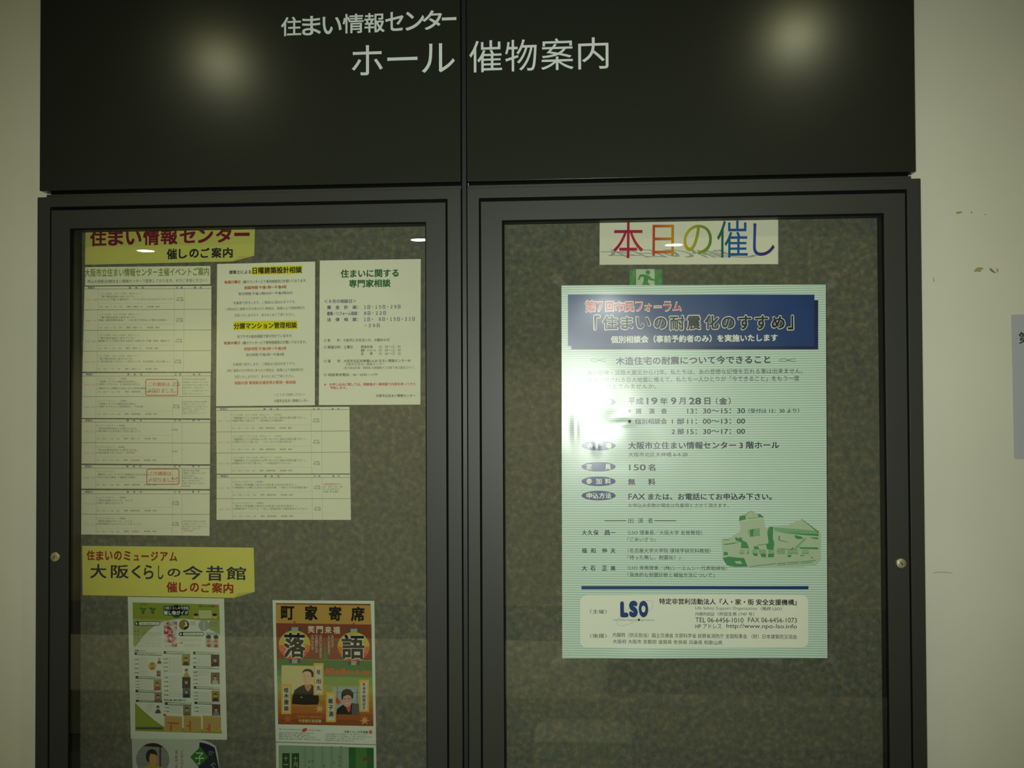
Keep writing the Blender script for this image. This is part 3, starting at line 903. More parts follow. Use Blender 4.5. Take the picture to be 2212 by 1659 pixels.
# geometric poster picture
rnd = random.Random(3)
cs = [ink((176, 48, 60)), ink((196, 186, 170)), ink((190, 120, 116)), ink((206, 204, 190)), ink((176, 48, 60)), ink((150, 154, 160))]
PA = one('photo')
s.poly(PA, F2, [(870, 560), (1128, 562), (1132, 1082), (875, 1082)], cs[1], 3)
for i in range(3):
    for j in range(6):
        x, y = 875 + i * 85, 568 + j * 86
        a, b = rnd.choice(cs), rnd.choice(cs)
        if j > 3 and rnd.random() < .35: a = ink((66, 84, 130))
        s.poly(PA, F2, [(x, y), (x + 84, y), (x, y + 84)] if rnd.random() < .5 else [(x, y), (x + 84, y + 84), (x, y + 84)], a, 4)
        s.poly(PA, F2, [(x + 84, y), (x + 84, y + 84), (x + 42, y + 50)], b, 4)
PA = one('photo')
s.ellipse(PA, F2, 1270, 640, 100, 105, ink((128, 118, 60)), 3)
s.poly(PA, F2, [(1290, 575), (1330, 590), (1340, 660), (1255, 690), (1300, 640)], ink((210, 208, 190)), 4)
s.poly(PA, F2, [(1320, 560), (1368, 620), (1355, 700), (1290, 742), (1260, 690), (1340, 665)], ink((56, 40, 22)), 4)
PA = one('photo')
s.ellipse(PA, F2, 1665, 650, 105, 112, ink((150, 156, 146)), 3)
s.poly(PA, F2, [(1640, 560), (1680, 560), (1700, 740), (1650, 750)], ink((166, 170, 160)), 4)
PA = one('photo')
s.poly(PA, F2, [(1700, 850), (1800, 850), (1830, 960), (1960, 860), (1960, 1100), (1700, 1080)], ink((170, 172, 160)), 3)
for x, y in ((1760, 880), (1905, 885)):
    s.ellipse(PA, F2, x, y, 50, 40, ink((52, 52, 50)), 4)
    s.ellipse(PA, F2, x, y + 85, 34, 30, ink((190, 110, 40)), 4)
    s.ellipse(PA, F2, x + 5, y + 175, 38, 34, ink((176, 60, 36)), 4)
s.poly(PA, F2, [(1700, 790), (1960, 800), (1940, 850), (1720, 840)], ink((160, 176, 176)), 3)
# body text, top half
for y in (770, 848, 903): s.text('lettering', F2, '会　期', 285, 370, y, 26, FDK, 0.02, 3, 2)
for k, y in enumerate(range(800, 1090, 27)):
    if k % 5 == 3: s.text('lettering', F2, '江戸時代の大坂町並みと暮らし', 480, 800, y, 18, ink((170, 110, 96)), 0, 2, 2)
    else: s.text('lettering', F2, '江戸時代後期の大坂の町並みや暮らしを実物大で再現した展示です', 330 if k > 5 else 430, 830, y, 16, ink((142, 146, 134)), 0, 2, 2)
for k, y in enumerate((925, 955, 1035, 1065)):
    s.text('lettering', F2, '近代大阪の住宅地の発展と暮らしを紹介する', 1180 if k < 2 else 1270, 1620, y, 18, ink((136, 132, 120)), 0, 2, 2)
s.text('lettering', F2, '入場料', 1170, 1250, 1002, 26, FDK, 0.02, 3, 2)
for y in (578, 608, 636): s.text('lettering', F2, '展示解説', 1385, 1500, y, 16, FTXT, 0, 3, 2)
for y in (580, 610, 640, 668): s.text('lettering', F2, '町家の風景', 1785, 1930, y, 18, FTXT, 0, 3, 2)
# three columns of events
def bar(cv, x0, y0, x1, y1):
    s.poly('heading_capsule', cv, [(x0, y0), (x1, y0 + 14), (x1, y1 + 14), (x0, y1)], FDK, 2)
    s.poly('heading_capsule', cv, [(x0 + 48, y0 + 8), (x1 - 2, y0 + 16), (x1 - 2, y1 + 4), (x0 + 48, y1 - 8)], ink((198, 202, 184)), 3)
    s.text('lettering', cv, '見て・ふれて・楽しむ講座と催し', x0 + 70, x0 + (x1 - x0) * .8, (y0 + y1) / 2 + 4, (y1 - y0) * .45, FTXT, 0, 4, 2)
s.text('lettering', F2, '各種イベント', 285, 500, 1158, 52, GRN2, 0.03, 3, 2)
for a in ((285, 1190, 825, 1240), (865, 1165, 1390, 1218), (1450, 1175, 1968, 1230), (1455, 1458, 1968, 1510)): bar(F2, *a)
for a in ((250, 152, 670, 195), (250, 375, 680, 418), (255, 540, 690, 575), (730, 580, 1160, 625), (1200, 320, 1625, 362), (1215, 570, 1630, 612)): bar(F3, *a)
def blk(cv, x0, x1, y0, y1, n, tag_=True, tg=(0, 70)):
    for k in range(n):
        y = y0 + (y1 - y0) * (k + .5) / n
        s.text('lettering', cv, '日時と場所・参加費・申込方法のご案内', x0 + tg[1] + 12, x1 - (k % 3) * 14, y, (y1 - y0) / n * .5, ink((136, 142, 128)), 0, 2, 2)
    if tag_:
        for k in range(max(1, n // 2)):
            y = y0 + (y1 - y0) * (k + .5) / max(1, n // 2)
            s.text('lettering', cv, '日時', x0, x0 + tg[1], y, min(30, (y1 - y0) / n * .8), FDK, 0.02, 3, 2)
blk(F2, 285, 560, 1290, 1640, 8, tg=(0, 85)); blk(F2, 865, 1240, 1280, 1600, 8, tg=(0, 80)); blk(F2, 1450, 1790, 1260, 1440, 5, tg=(0, 70)); blk(F2, 1455, 1790, 1540, 1650, 3)
blk(F3, 250, 540, 215, 365, 6); blk(F3, 255, 550, 435, 530, 5); blk(F3, 720, 1010, 140, 500, 11); blk(F3, 730, 1010, 640, 760, 4)
blk(F3, 1200, 1480, 50, 310, 9); blk(F3, 1205, 1485, 395, 560, 6); blk(F3, 1215, 1490, 640, 760, 4); blk(F3, 340, 550, 610, 740, 4, False)
s.text('lettering', F3, '次回の催し物のお知らせ', 712, 1068, 548, 34, ink((50, 66, 50)), 0.03, 3, 2)
SKIN = ink((188, 140, 92)); HAIR = ink((40, 34, 26))
def person(cv, x, y, w_, body, bg=None, hair=HAIR, part='photo'):
    part = one(part)
    if bg: s.rect(part, cv, x - w_, y - w_ * 1.2, x + w_, y + w_ * 1.5, bg, 3)
    s.poly(part, cv, [(x - w_ * .8, y + w_ * 1.5), (x - w_ * .55, y + w_ * .65), (x, y + w_ * .45), (x + w_ * .55, y + w_ * .65), (x + w_ * .8, y + w_ * 1.5)], body, 4)
    s.ellipse(part, cv, x, y + w_ * .05, w_ * .36, w_ * .48, SKIN, 5, 18)
    s.poly(part, cv, [(x - w_ * .42, y + .05 * w_), (x - w_ * .4, y - w_ * .4), (x, y - w_ * .62), (x + w_ * .4, y - w_ * .4), (x + w_ * .42, y + .05 * w_), (x + w_ * .3, y - w_ * .22), (x - w_ * .3, y - w_ * .22)], hair, 6)
person(F2, 780, 1330, 55, ink((66, 70, 84)), None, ink((150, 140, 120)))
s.ellipse('photo', F2, 640, 1460, 75, 82, ink((178, 158, 66)), 3)
person(F2, 640, 1440, 62, ink((176, 96, 34)))
person(F2, 765, 1600, 42, ink((96, 60, 60)), ink((130, 110, 104)))
person(F2, 1310, 1330, 80, ink((40, 34, 24)), ink((140, 136, 70)))
person(F2, 1320, 1560, 80, ink((160, 150, 60)))
person(F2, 1890, 1340, 84, ink((26, 22, 24)), ink((74, 58, 56)))
person(F3, 610, 290, 62, ink((150, 52, 30)), ink((140, 124, 76)))
person(F3, 620, 490, 60, ink((120, 92, 80)), ink((134, 126, 112)))
person(F3, 620, 670, 62, ink((70, 74, 70)))
person(F3, 1082, 250, 68, ink((30, 26, 46)), ink((32, 28, 46)))
person(F3, 1085, 410, 64, ink((44, 48, 66)), ink((70, 88, 100)))
person(F3, 1095, 700, 66, ink((104, 104, 60)), ink((128, 126, 96)))
person(F3, 1555, 180, 72, ink((170, 172, 150)), ink((104, 96, 80)))
person(F3, 1560, 470, 66, ink((56, 50, 62)), ink((146, 130, 54)))
person(F3, 1570, 700, 68, ink((112, 124, 140)), ink((88, 66, 54)))
# calendars
for k3, (x0, x1) in enumerate(((725, 1015), (1040, 1325), (1350, 1650))):
    s.poly('calendar#%d' % k3, F3, [(x0, 800), (x1, 815), (x1, 1068), (x0, 1052)], ink((174, 150, 84)), 3)
    for k in range(5): s.stroke('calendar#%d' % k3, F3, [(x0 + 10, 865 + k * 38), (x1 - 10, 872 + k * 38)], 5, ink((150, 116, 60)), 4)
for k3, p in enumerate(([(778, 905), (965, 912), (965, 938), (850, 938), (850, 1048), (822, 1048), (822, 930), (778, 930)],
          [(1130, 880), (1158, 880), (1160, 1052), (1135, 1052), (1130, 980), (1092, 975), (1092, 950), (1132, 955)],
          [(1445, 930), (1472, 930), (1478, 1062), (1450, 1062), (1446, 1035), (1410, 1028), (1410, 1000), (1445, 1005)])):
    s.poly('calendar#%d' % k3, F3, p, ink((186, 84, 40)), 5)
s.ellipse(one('red_seal'), F3, 728, 788, 26, 18, ink((180, 60, 40)), 4)
s.done()

# ------------------------------------------------------------------ lower left flyer with the round portrait
s = Paper('portrait_flyer', 'white flyer with a round portrait photo and green diamond, under the programme flyer', 'flyer',
          [(283, 1594), (430, 1597), (476, 1760), (288, 1760)], YP + 0.0003, mat('grey_white_flyer_paper', (176, 184, 172), 0.55),
          outline=[F3(185, 1165), (F3(1200, 1190)), F3(1320, 1200), F3(1420, 1222), F3(1500, 1260), F3(1560, 1305), F3(1590, 1400), F3(1615, 1659), (478, 1760), (290, 1760)])
s.poly('dark_panel', F3, [(1295, 1238), (1380, 1252), (1460, 1278), (1545, 1325), (1560, 1400), (1585, 1520), (1612, 1659), (1650, 2300), (1200, 2300), (1280, 1640)], ink((28, 34, 52)), 1)
s.poly('green_diamond', F3, [(1310, 1310), (1445, 1480), (1280, 1640), (1145, 1475)], ink((44, 110, 34)), 2)
s.text('lettering', F3, '子', 1222, 1375, 1500, 195, ink((196, 206, 180)), 0.0, 3, 4)
s.text('lettering', F3, 'か', 1440, 1535, 1408, 80, ink((120, 126, 120)), 0.01, 3, 3)
s.text('lettering', F3, 'ぐ', 1480, 1560, 1610, 90, ink((150, 156, 130)), 0.01, 3, 3)
s.column('lettering', F3, '落語で笑う', 918, 1360, 1760, 42, ink((170, 72, 66)), 0.01, 3, 2)
s.column('lettering', F3, 'にほんのむかし', 1012, 1365, 1800, 40, ink((104, 72, 82)), 0.01, 3, 2)
p = []
s.ellipse('portrait_photo', F3, 530, 1520, 272, 272, ink((132, 134, 128)), 1, 48)
s.poly('portrait_photo', F3, [(370, 1300), (440, 1262), (530, 1248), (610, 1260), (690, 1300), (700, 1320)], ink((58, 38, 36)), 2)
s.rect('portrait_photo', F3, 640, 1310, 668, 1659, ink((84, 52, 34)), 2)
for y in (1392, 1500, 1595): s.stroke('portrait_photo', F3, [(285, y), (790, y + 6)], 6, ink((104, 104, 98)), 2)
s.poly('portrait_photo', F3, [(380, 1700), (400, 1640), (470, 1600), (600, 1610), (690, 1650), (720, 1700), (700, 1770), (400, 1770)], ink((168, 152, 40)), 3)
s.ellipse('portrait_photo', F3, 535, 1500, 78, 105, SKIN, 4)
s.poly('portrait_photo', F3, [(430, 1530), (420, 1440), (450, 1375), (510, 1345), (570, 1360), (605, 1410), (612, 1470), (590, 1440), (500, 1420), (475, 1480), (480, 1570)], HAIR, 5)
s.done()

# ------------------------------------------------------------------ rakugo flyer
Y4 = crop(580, 1290, 9.217)
def y5(x, y): return (580 + x / 9.217, 1430 + y / 9.217)
def y6(x, y): return (580 + x / 9.217, 1540 + y / 9.217)
s = Paper('theatre_flyer', 'orange and green comic-storytelling flyer with two paper lanterns and two portraits', 'flyer',
          [(588.7, 1296.5), (808.5, 1298), (812.5, 1608), (595.5, 1602.5)], YP, M_flyer)
TAN = ink((180, 142, 66)); BRICK = ink((126, 60, 38)); GRN = ink((76, 112, 56))
s.poly('printed_ground', Y4, [(145, 118), (2030, 132), (2035, 160), (145, 140)], BRICK, 1)
s.poly('printed_ground', Y4, [(145, 140), (2035, 155), (2050, 545), (150, 515)], TAN, 1)
s.poly('printed_ground', Y4, [(150, 515), (2050, 545), (2062, 1260), (165, 1230)], BRICK, 1)
# green to orange ground below
bands = [((76, 112, 56), 1230, 1440), ((96, 128, 72), 1440, 1560), ((124, 148, 78), 1560, 1720), ((150, 150, 74), 1720, 1880), ((166, 136, 54), 1880, 2040),
         ((166, 112, 46), 2040, 2180), ((166, 98, 38), 2180, 2300), ((150, 80, 32), 2300, 2420), ((132, 66, 28), 2420, 2530)]
for c, a, b in bands:
    s.poly('printed_ground', Y4, [(165 + (a - 1230) * .022, a), (2062 + (a - 1230) * .022, a + 35), (2062 + (b - 1230) * .022, b + 37), (165 + (b - 1230) * .022, b)], ink(c), 1)
s.poly('printed_ground', Y4, [(1130, 880), (1190, 1250), (1080, 1240)], GRN, 2)
INKB = ink((14, 12, 12))
for ch, x0, x1, y0, y1 in (('町', 250, 515, 175, 452), ('家', 725, 980, 160, 462), ('寄', 1205, 1455, 178, 470), ('席', 1642, 1915, 188, 478)):
    s.text(one('character'), Y4, ch, x0, x1, (y0 + y1) / 2, y1 - y0, INKB, 0.045, 3)
for x0, x1, y0, y1 in ((205, 838, 590, 1315), (1380, 2015, 622, 1350)):
    xc = (x0 + x1) / 2
    LN = one('lantern')
    cyl = ink((150, 156, 156))
    s.rect(LN, Y4, xc - 128, y0 + 5, xc + 128, y0 + 110, ink((70, 70, 76)), 2)
    s.rect(LN, Y4, xc - 62, y0 + 5, xc + 70, y0 + 110, cyl, 3)
    s.rect(LN, Y4, xc - 115, y1 - 100, xc + 120, y1, ink((66, 68, 72)), 2)
    s.rect(LN, Y4, xc - 50, y1 - 100, xc + 55, y1, cyl, 3)
    ym, ry = (y0 + y1) / 2 - 5, (y1 - y0) / 2 - 72
    for c, k in (((184, 166, 44), 1.0), ):
        s.ellipse(LN, Y4, xc, ym, (x1 - x0) / 2, ry, ink(c), 4, 48)
    # lower part glows redder in print
    pts = []
    for k in range(25):
        t = math.pi * k / 24
        pts.append((xc + (x1 - x0) / 2 * .995 * math.cos(t), ym + ry * .995 * math.sin(t)))
    s.poly(LN, Y4, pts, ink((204, 104, 44)), 5)
    pts = []
    for k in range(25):
        t = math.radians(28) + math.radians(124) * k / 24
        pts.append((xc + (x1 - x0) / 2 * .99 * math.cos(t), ym + ry * .99 * math.sin(t)))
    s.poly(LN, Y4, pts, ink((204, 74, 40)), 6)
    s.poly(LN, Y4, [(xc - 20, y0 - 110), (xc + 20, y0 - 110), (xc + 16, y0 - 75), (xc - 16, y0 - 75)], ink((170, 50, 24)), 3)
for ch, x0, x1, y0, y1 in (('落', 312, 745, 700, 1205), ('語', 1462, 1915, 732, 1232)):
    pn = one('character')
    s.text(pn, Y4, ch, x0 - 12, x1 + 12, (y0 + y1) / 2, y1 - y0 + 24, ink((196, 196, 182)), 0.085, 8)
    s.text(pn, Y4, ch, x0, x1, (y0 + y1) / 2, y1 - y0 - 12, INKB, 0.03, 9)
CREAM = ink((200, 196, 172))
for k, ch in enumerate('笑門来福'):
    s.text(one('character'), Y4, ch, 785 + k * 168, 920 + k * 168, 638 + k * 6, 145, CREAM, 0.03, 3)
s.column('lettering', Y4, 'お楽しみください', 1345 - 70, 750, 1000, 52, CREAM, 0, 3, 2)
s.column('lettering', Y4, 'ようこそ町家の寄席へ', 1205, 755, 1150, 46, CREAM, 0, 3, 2)
s.column('lettering', Y4, '大阪くらしの今昔館町家寄席', 1042, 745, 1215, 52, CREAM, 0, 3, 2)
s.column('lettering', Y4, '秋の演目をどうぞ', 958, 745, 1110, 52, CREAM, 0, 3, 2)
s.column('lettering', Y4, 'お待ちしております', 880, 745, 1055, 50, CREAM, 0, 3, 2)
# left portrait
PALE = ink((196, 184, 128))
s.poly('portrait_photo#A', y5, [(262, 62), (905, 75), (915, 480), (600, 640), (470, 640), (262, 480)], PALE, 3)
FACE = ink((206, 170, 136))
s.poly('portrait_photo#A', y5, [(470, 830), (478, 700), (520, 560), (620, 490), (710, 450), (870, 445), (925, 520), (1000, 660), (1010, 760), (985, 845), (700, 850)], ink((26, 20, 18)), 4)
s.poly('portrait_photo#A', y5, [(715, 440), (850, 440), (860, 500), (800, 585), (760, 560), (720, 480)], ink((190, 120, 84)), 5)
s.poly('portrait_photo#A', y5, [(678, 250), (690, 180), (820, 170), (870, 260), (880, 330), (860, 410), (790, 455), (730, 440), (695, 380)], FACE, 6)
s.poly('portrait_photo#A', y5, [(675, 250), (688, 175), (730, 140), (800, 130), (870, 155), (908, 220), (905, 290), (865, 300), (850, 210), (800, 180), (740, 182), (700, 200)], ink((30, 20, 24)), 7)
for x in (715, 800): s.rect('portrait_photo#A', y5, x - 18, 272, x + 18, 280, ink((90, 56, 44)), 7)
s.rect('portrait_photo#A', y5, 722, 378, 770, 386, ink((150, 74, 62)), 7)
s.poly('portrait_photo#A', y5, [(735, 300), (745, 300), (750, 345), (730, 345)], ink((182, 138, 106)), 7)
s.poly('portrait_photo#A', y5, [(635, 710), (660, 672), (692, 712)], ink((150, 146, 110)), 6)
# right portrait
s.rect('portrait_photo#B', y5, 1275, 492, 1808, 1035, ink((146, 164, 156)), 3)
s.stroke('portrait_photo#B', y5, [(1370, 492), (1370, 800)], 9, ink((80, 70, 60)), 4)
s.stroke('portrait_photo#B', y5, [(1765, 500), (1768, 810)], 9, ink((80, 70, 60)), 4)
s.stroke('portrait_photo#B', y5, [(1275, 598), (1808, 606)], 9, ink((80, 70, 60)), 4)
s.poly('portrait_photo#B', y5, [(1350, 700), (1400, 740), (1445, 800), (1400, 850), (1350, 820)], ink((196, 76, 44)), 4)
s.poly('portrait_photo#B', y5, [(1350, 1035), (1370, 930), (1480, 850), (1560, 840), (1660, 815), (1800, 830), (1815, 1045)], ink((24, 22, 28)), 5)
s.poly('portrait_photo#B', y5, [(1665, 830), (1800, 820), (1815, 1045), (1660, 1040)], ink((84, 86, 84)), 6)
s.poly('portrait_photo#B', y5, [(1540, 870), (1640, 860), (1635, 960), (1605, 1010), (1560, 930)], ink((196, 76, 70)), 7)
s.ellipse('portrait_photo#B', y5, 1572, 760, 98, 130, ink((196, 150, 128)), 8)
s.poly('portrait_photo#B', y5, [(1460, 720), (1455, 620), (1490, 555), (1560, 525), (1640, 545), (1695, 610), (1690, 700), (1665, 740), (1650, 670), (1580, 645), (1500, 680), (1480, 760)], ink((28, 22, 28)), 9)
for x in (1525, 1615): s.rect('portrait_photo#B', y5, x - 22, 722, x + 22, 732, ink((60, 40, 40)), 9)
s.rect('portrait_photo#B', y5, 1540, 812, 1605, 824, ink((220, 190, 180)), 9)
# name boards
for x0, y0, x1, y1, txt, wd in ((905, 15, 1105, 655, '桂　出丸', 84), (262, 435, 462, 1030, '植木屋娘', 92), (1150, 588, 1352, 1190, '悋気の独楽', 90), (1812, 345, 2008, 985, '笑福亭由瓶ほか', 66)):
    pn = one('name_board')
    s.rect(pn, y5, x0, y0, x1, y1, ink((206, 164, 60)), 10)
    s.rect(pn, y5, x0 + 32, y0 + 48, x1 - 32, y1 - 34, ink((190, 190, 168)), 11)
for xc, y, ch, w_ in ((1005, 190, '桂', 72), (1008, 370, '出', 92), (1008, 510, '丸', 92), (362, 550, '植', 96), (365, 665, '木', 96), (365, 790, '屋', 92), (365, 915, '娘', 92),
                      (1245, 770, '親', 92), (1250, 900, '子', 92), (1255, 1025, '酒', 92)):
    s.text('board_lettering', y5, ch, xc - w_ / 2, xc + w_ / 2, y, 100, INKB, 0.03, 12)
s.column('board_lettering', y5, '笑福亭由瓶ほか', 1908, 400, 940, 62, INKB, 0.02, 12, 3)
ORR = ink((206, 82, 44))
for ch, x0, x1, y0, y1 in (('1', 1150, 1192, 118, 245), ('0', 1202, 1318, 115, 250), ('月', 1328, 1418, 145, 252), ('8', 1438, 1538, 122, 252), ('日', 1560, 1635, 160, 252),
                           ('（', 1672, 1692, 160, 262), ('月', 1715, 1808, 155, 262), ('・', 1842, 1862, 198, 222), ('祝', 1880, 2005, 158, 268), ('）', 2020, 2040, 160, 268)):
    s.text('date_lettering', y5, ch, x0, x1, (y0 + y1) / 2, y1 - y0, ORR, 0.03, 4)
# maple leaves
def maple(cv, x, y, r, m):
    pts = []
    for k in range(7):
        a = math.radians(-90 + (k - 3) * 46)
        pts.append((x + r * math.cos(a) * (1 if k % 2 else .85), y + r * math.sin(a)))
        b = a + math.radians(23)
        pts.append((x + r * .34 * math.cos(b), y + r * .34 * math.sin(b)))
    s.poly(one('maple_leaf'), cv, pts, m, 3)
maple(y5, 1020, 930, 110, ink((196, 160, 96)))
maple(y5, 1915, 1165, 112, ink((200, 150, 96)))
maple(y5, 385, 1130, 110, ink((176, 96, 50)))
s.text('lettering', y5, '午後2時より（開場1時30分）', 565, 1080, 1088, 40, ink((196, 140, 90)), 0, 3, 2)
s.text('lettering', y5, '今昔館町家座敷', 592, 1058, 1172, 66, ink((200, 170, 130)), 0.02, 3, 2)
# foot
s.text('lettering', y6, '落語：どなたでもご参加いただけます', 215, 655, 328, 30, FTXT, 0.01, 3, 2)
s.text('lettering', y6, 'お申込不要・先着順です', 790, 1080, 345, 26, FTXT, 0.01, 3, 2)
s.ellipse(one('red_seal'), y6, 720, 338, 58, 34, ink((190, 70, 50)), 3, 20, -.4)
for y, x in ((400, 905), (437, 825), (475, 945), (520, 1045)):
    s.text('lettering', y6, '開催日時・会場：大阪くらしの今昔館　入館料のみでご覧になれます', 215, x, y, 28, FTXT, 0.01, 3, 2)
s.text('lettering', y6, '大阪くらしの今昔館', 1505, 1985, 378, 54, ink((50, 56, 50)), 0.02, 3, 3)
s.rect(one('red_seal'), y6, 2005, 345, 2065, 412, ink((190, 98, 76)), 3)
for y, x in ((428, 1965), (470, 2065), (512, 1910), (550, 1710)):
    s.text('lettering', y6, '大阪市北区天神橋６丁目　住まい情報センター８階　お問い合わせはこちらまで', 1130, x, y, 26, FTXT, 0.01, 3, 2)
s.done()

# flyer below it, cut by the frame of the photo
s = Paper('green_flyer', 'pale green flyer with dark green date tablets, lowest under the storytelling flyer', 'flyer',
          [(596, 1604), (812.5, 1609.5), (814.5, 1760), (598, 1760)], YP + 0.0003, M_flyer)
s.poly('printed_ground', y6, [(200, 640), (2095, 690), (2110, 2050), (215, 2050)], ink((130, 156, 124)), 1)
for x in (700, 860, 1050, 1230, 1420): s.poly('printed_ground', y6, [(x, 660), (x + 50, 662), (x + 70, 2050), (x, 2050)], ink((120, 146, 116)), 2)
s.poly('green_panel', y6, [(1598, 685), (2095, 698), (2110, 2050), (1605, 2050)], ink((44, 96, 44)), 2)
s.poly('green_panel', y6, [(1740, 690), (1960, 695), (1970, 2050), (1740, 2050)], ink((70, 120, 56)), 3)
s.ellipse('green_panel', y6, 1925, 908, 42, 38, ink((120, 66, 40)), 4)
s.text('lettering', y6, '町', 1880, 2030, 920, 90, ink((120, 66, 40)), 0.01, 5)
for x0, x1, chars in ((275, 425, '十二月'), (465, 612, '十月九')):
    pn = one('date_tablet')
    s.rect(pn, y6, x0, 800, x1, 2050, ink((36, 70, 28)), 3)
    for k, ch in enumerate(chars[:1] + ('一月' if x0 < 400 else '月九')):
        s.text(pn, y6, ch, x0 + 30, x1 - 30, 905 + k * 120, 100 if ch != '一' else 16, ink((176, 186, 136)), 0.0, 4)
for x, y, ch in ((815, 965, '語'), (880, 960, '席'), (1110, 1060, '落'), (815, 1085, '家'), (1300, 985, 'の'), (1415, 875, '日'), (1415, 955, 'お'), (1415, 1045, '茶')):
    s.text('lettering', y6, ch, x - 26, x + 26, y, 56, ink((62, 84, 66)), 0, 3)
s.done()

# ------------------------------------------------------------------ right case: the rainbow heading
M_rain = mat('rainbow_ink', (120, 60, 90), 0.7, spec=0.15)
nt = M_rain.node_tree
tcn = nt.nodes.new('ShaderNodeTexCoord'); sep = nt.nodes.new('ShaderNodeSeparateXYZ'); mr = nt.nodes.new('ShaderNodeMapRange'); crn = nt.nodes.new('ShaderNodeValToRGB')
mr.inputs['From Min'].default_value = -0.165; mr.inputs['From Max'].default_value = 0.180
els = crn.color_ramp.elements
els[0].color = (*lin((160, 34, 78)), 1); els[1].color = (*lin((84, 44, 104)), 1)
for p, c in ((.12, (178, 34, 70)), (.26, (196, 62, 50)), (.36, (212, 128, 40)), (.46, (196, 178, 36)), (.56, (140, 158, 44)), (.66, (40, 108, 66)), (.73, (34, 96, 160)), (.84, (44, 86, 168)), (.9, (60, 60, 130))):
    e = els.new(p); e.color = (*lin(c), 1)
nt.links.new(tcn.outputs['Object'], sep.inputs[0]); nt.links.new(sep.outputs['X'], mr.inputs['Value'])
nt.links.new(mr.outputs[0], crn.inputs['Fac']); nt.links.new(crn.outputs[0], nt.nodes['Principled BSDF'].inputs['Base Color'])
C4 = crop(1060, 440, 2.633)
s = Paper('heading_strip', 'white strip with thin rainbow characters at the top of the right case', 'sign',
          [(1295.5, 455), (1681, 453), (1681, 570.5), (1295, 572)], YP, M_paper)
CHS = (('本', 697, 868, 103, 310), ('日', 920, 1042, 120, 297), ('の', 1097, 1258, 120, 288), ('催', 1287, 1462, 97, 307), ('し', 1492, 1615, 112, 297))
for ch, x0, x1, y0, y1 in CHS:
    s.text(one('rainbow_character'), C4, ch, x0, x1, (y0 + y1) / 2, y1 - y0, M_rain, 0.0, 3, 8)
SH = ink((166, 170, 164))
for ch, x0, x1 in (('本', 640, 830), ('日', 835, 960), ('の', 985, 1140), ('催', 1150, 1330), ('し', 1330, 1490)):
    s.text('printed_shadow', C4, ch, x0, x1, 284, 46, SH, 0.01, 2, 4, slant=-2.2)
s.done()

# ------------------------------------------------------------------ the green poster, taped outside the glass
def bump(u, v, u0, v0, r, a, rv=None):
    return a * math.exp(-(((u - u0) / r) ** 2 + ((v - v0) / (rv or r)) ** 2))
def poster_disp(u, v):
    n = noise.noise(Vector((u * 7, v * 7, 3.1))) * 0.0005 + noise.noise(Vector((u * 18, v * 17, 7.7))) * 0.00012
    k = math.exp(-(((u + 0.17) / 0.10) ** 2 + ((v - 0.09) / 0.12) ** 2))
    n += k * noise.noise(Vector((u * 15, v * 12, 1.7))) * 0.0013
    d = 0.0022 + n
    d += bump(u, v, -0.19, 0.035, 0.13, 0.0026, 0.13)
    d += bump(u, v, -0.165, 0.215, 0.04, 0.0005, 0.05)
    d += bump(u, v, -0.156, 0.108, 0.020, -0.0009, 0.014)
    # sharp little buckles
    d += bump(u, v, -0.134, 0.096, 0.018, 0.0009, 0.006)
    d += bump(u, v, -0.232, 0.085, 0.007, 0.0009, 0.03)
    d += bump(u, v, -0.190, 0.045, 0.007, 0.0007, 0.014)
    d += bump(u, v, -0.16, 0.37, 0.07, 0.0022, 0.045)
    d += bump(u, v, -0.10, -0.37, 0.08, 0.0022, 0.02)
    return -max(d, 0.0008)

PG = True
M_poster = mat('laminated_striped_poster', (186, 214, 186), 0.265, spec=0.56)
nt = M_poster.node_tree
tcn = nt.nodes.new('ShaderNodeTexCoord'); sep = nt.nodes.new('ShaderNodeSeparateXYZ'); m1 = nt.nodes.new('ShaderNodeMath'); m2 = nt.nodes.new('ShaderNodeMath'); m3 = nt.nodes.new('ShaderNodeMath'); mixc = nt.nodes.new('ShaderNodeMix')
m1.operation = 'MULTIPLY'; m1.inputs[1].default_value = 2 * math.pi / 0.00462
m2.operation = 'SINE'
m3.operation = 'MULTIPLY_ADD'; m3.inputs[1].default_value = 0.9; m3.inputs[2].default_value = 0.5; m3.use_clamp = True
mixc.data_type = 'RGBA'
mixc.inputs['A'].default_value = (*lin((152, 192, 180)), 1); mixc.inputs['B'].default_value = (*lin((210, 220, 200)), 1)
nt.links.new(tcn.outputs['Object'], sep.inputs[0]); nt.links.new(sep.outputs['Z'], m1.inputs[0]); nt.links.new(m1.outputs[0], m2.inputs[0]); nt.links.new(m2.outputs[0], m3.inputs[0])
nt.links.new(m3.outputs[0], mixc.inputs['Factor']); nt.links.new(mixc.outputs['Result'], nt.nodes['Principled BSDF'].inputs['Base Color'])

s = Paper('event_poster', 'large pale green striped poster with a navy banner, taped outside the right glass', 'poster',
          [(1213, 617), (1783.5, 615), (1787, 1421), (1214.5, 1421.5)], 0.0045, M_poster, disp=poster_disp)
g_ = lambda c: ink(c, True)
PN = g_((22, 30, 56)); PB = g_((14, 56, 112)); PW = g_((222, 226, 206)); PK = g_((24, 28, 32)); PM = g_((44, 64, 66))
A = crop(1200, 600, 3.687); B = crop(1200, 850, 3.687); Cc = crop(1200, 1090, 3.687)
s.rect('title_banner', A, 126, 180, 2090, 572, g_((14, 30, 74)), 1)
s.rect('title_banner', A, 99, 135, 2060, 545, PB, 2)
RD = g_((206, 44, 40))
def outl(cv, part, txt, x0, x1, yc, h, c, bold, ob, oc):
    s.text(part, cv, txt, x0 - h * .05, x1 + h * .05, yc, h * 1.12, oc, ob, 3, 5)
    s.text(part, cv, txt, x0, x1, yc, h, c, bold, 4, 5)
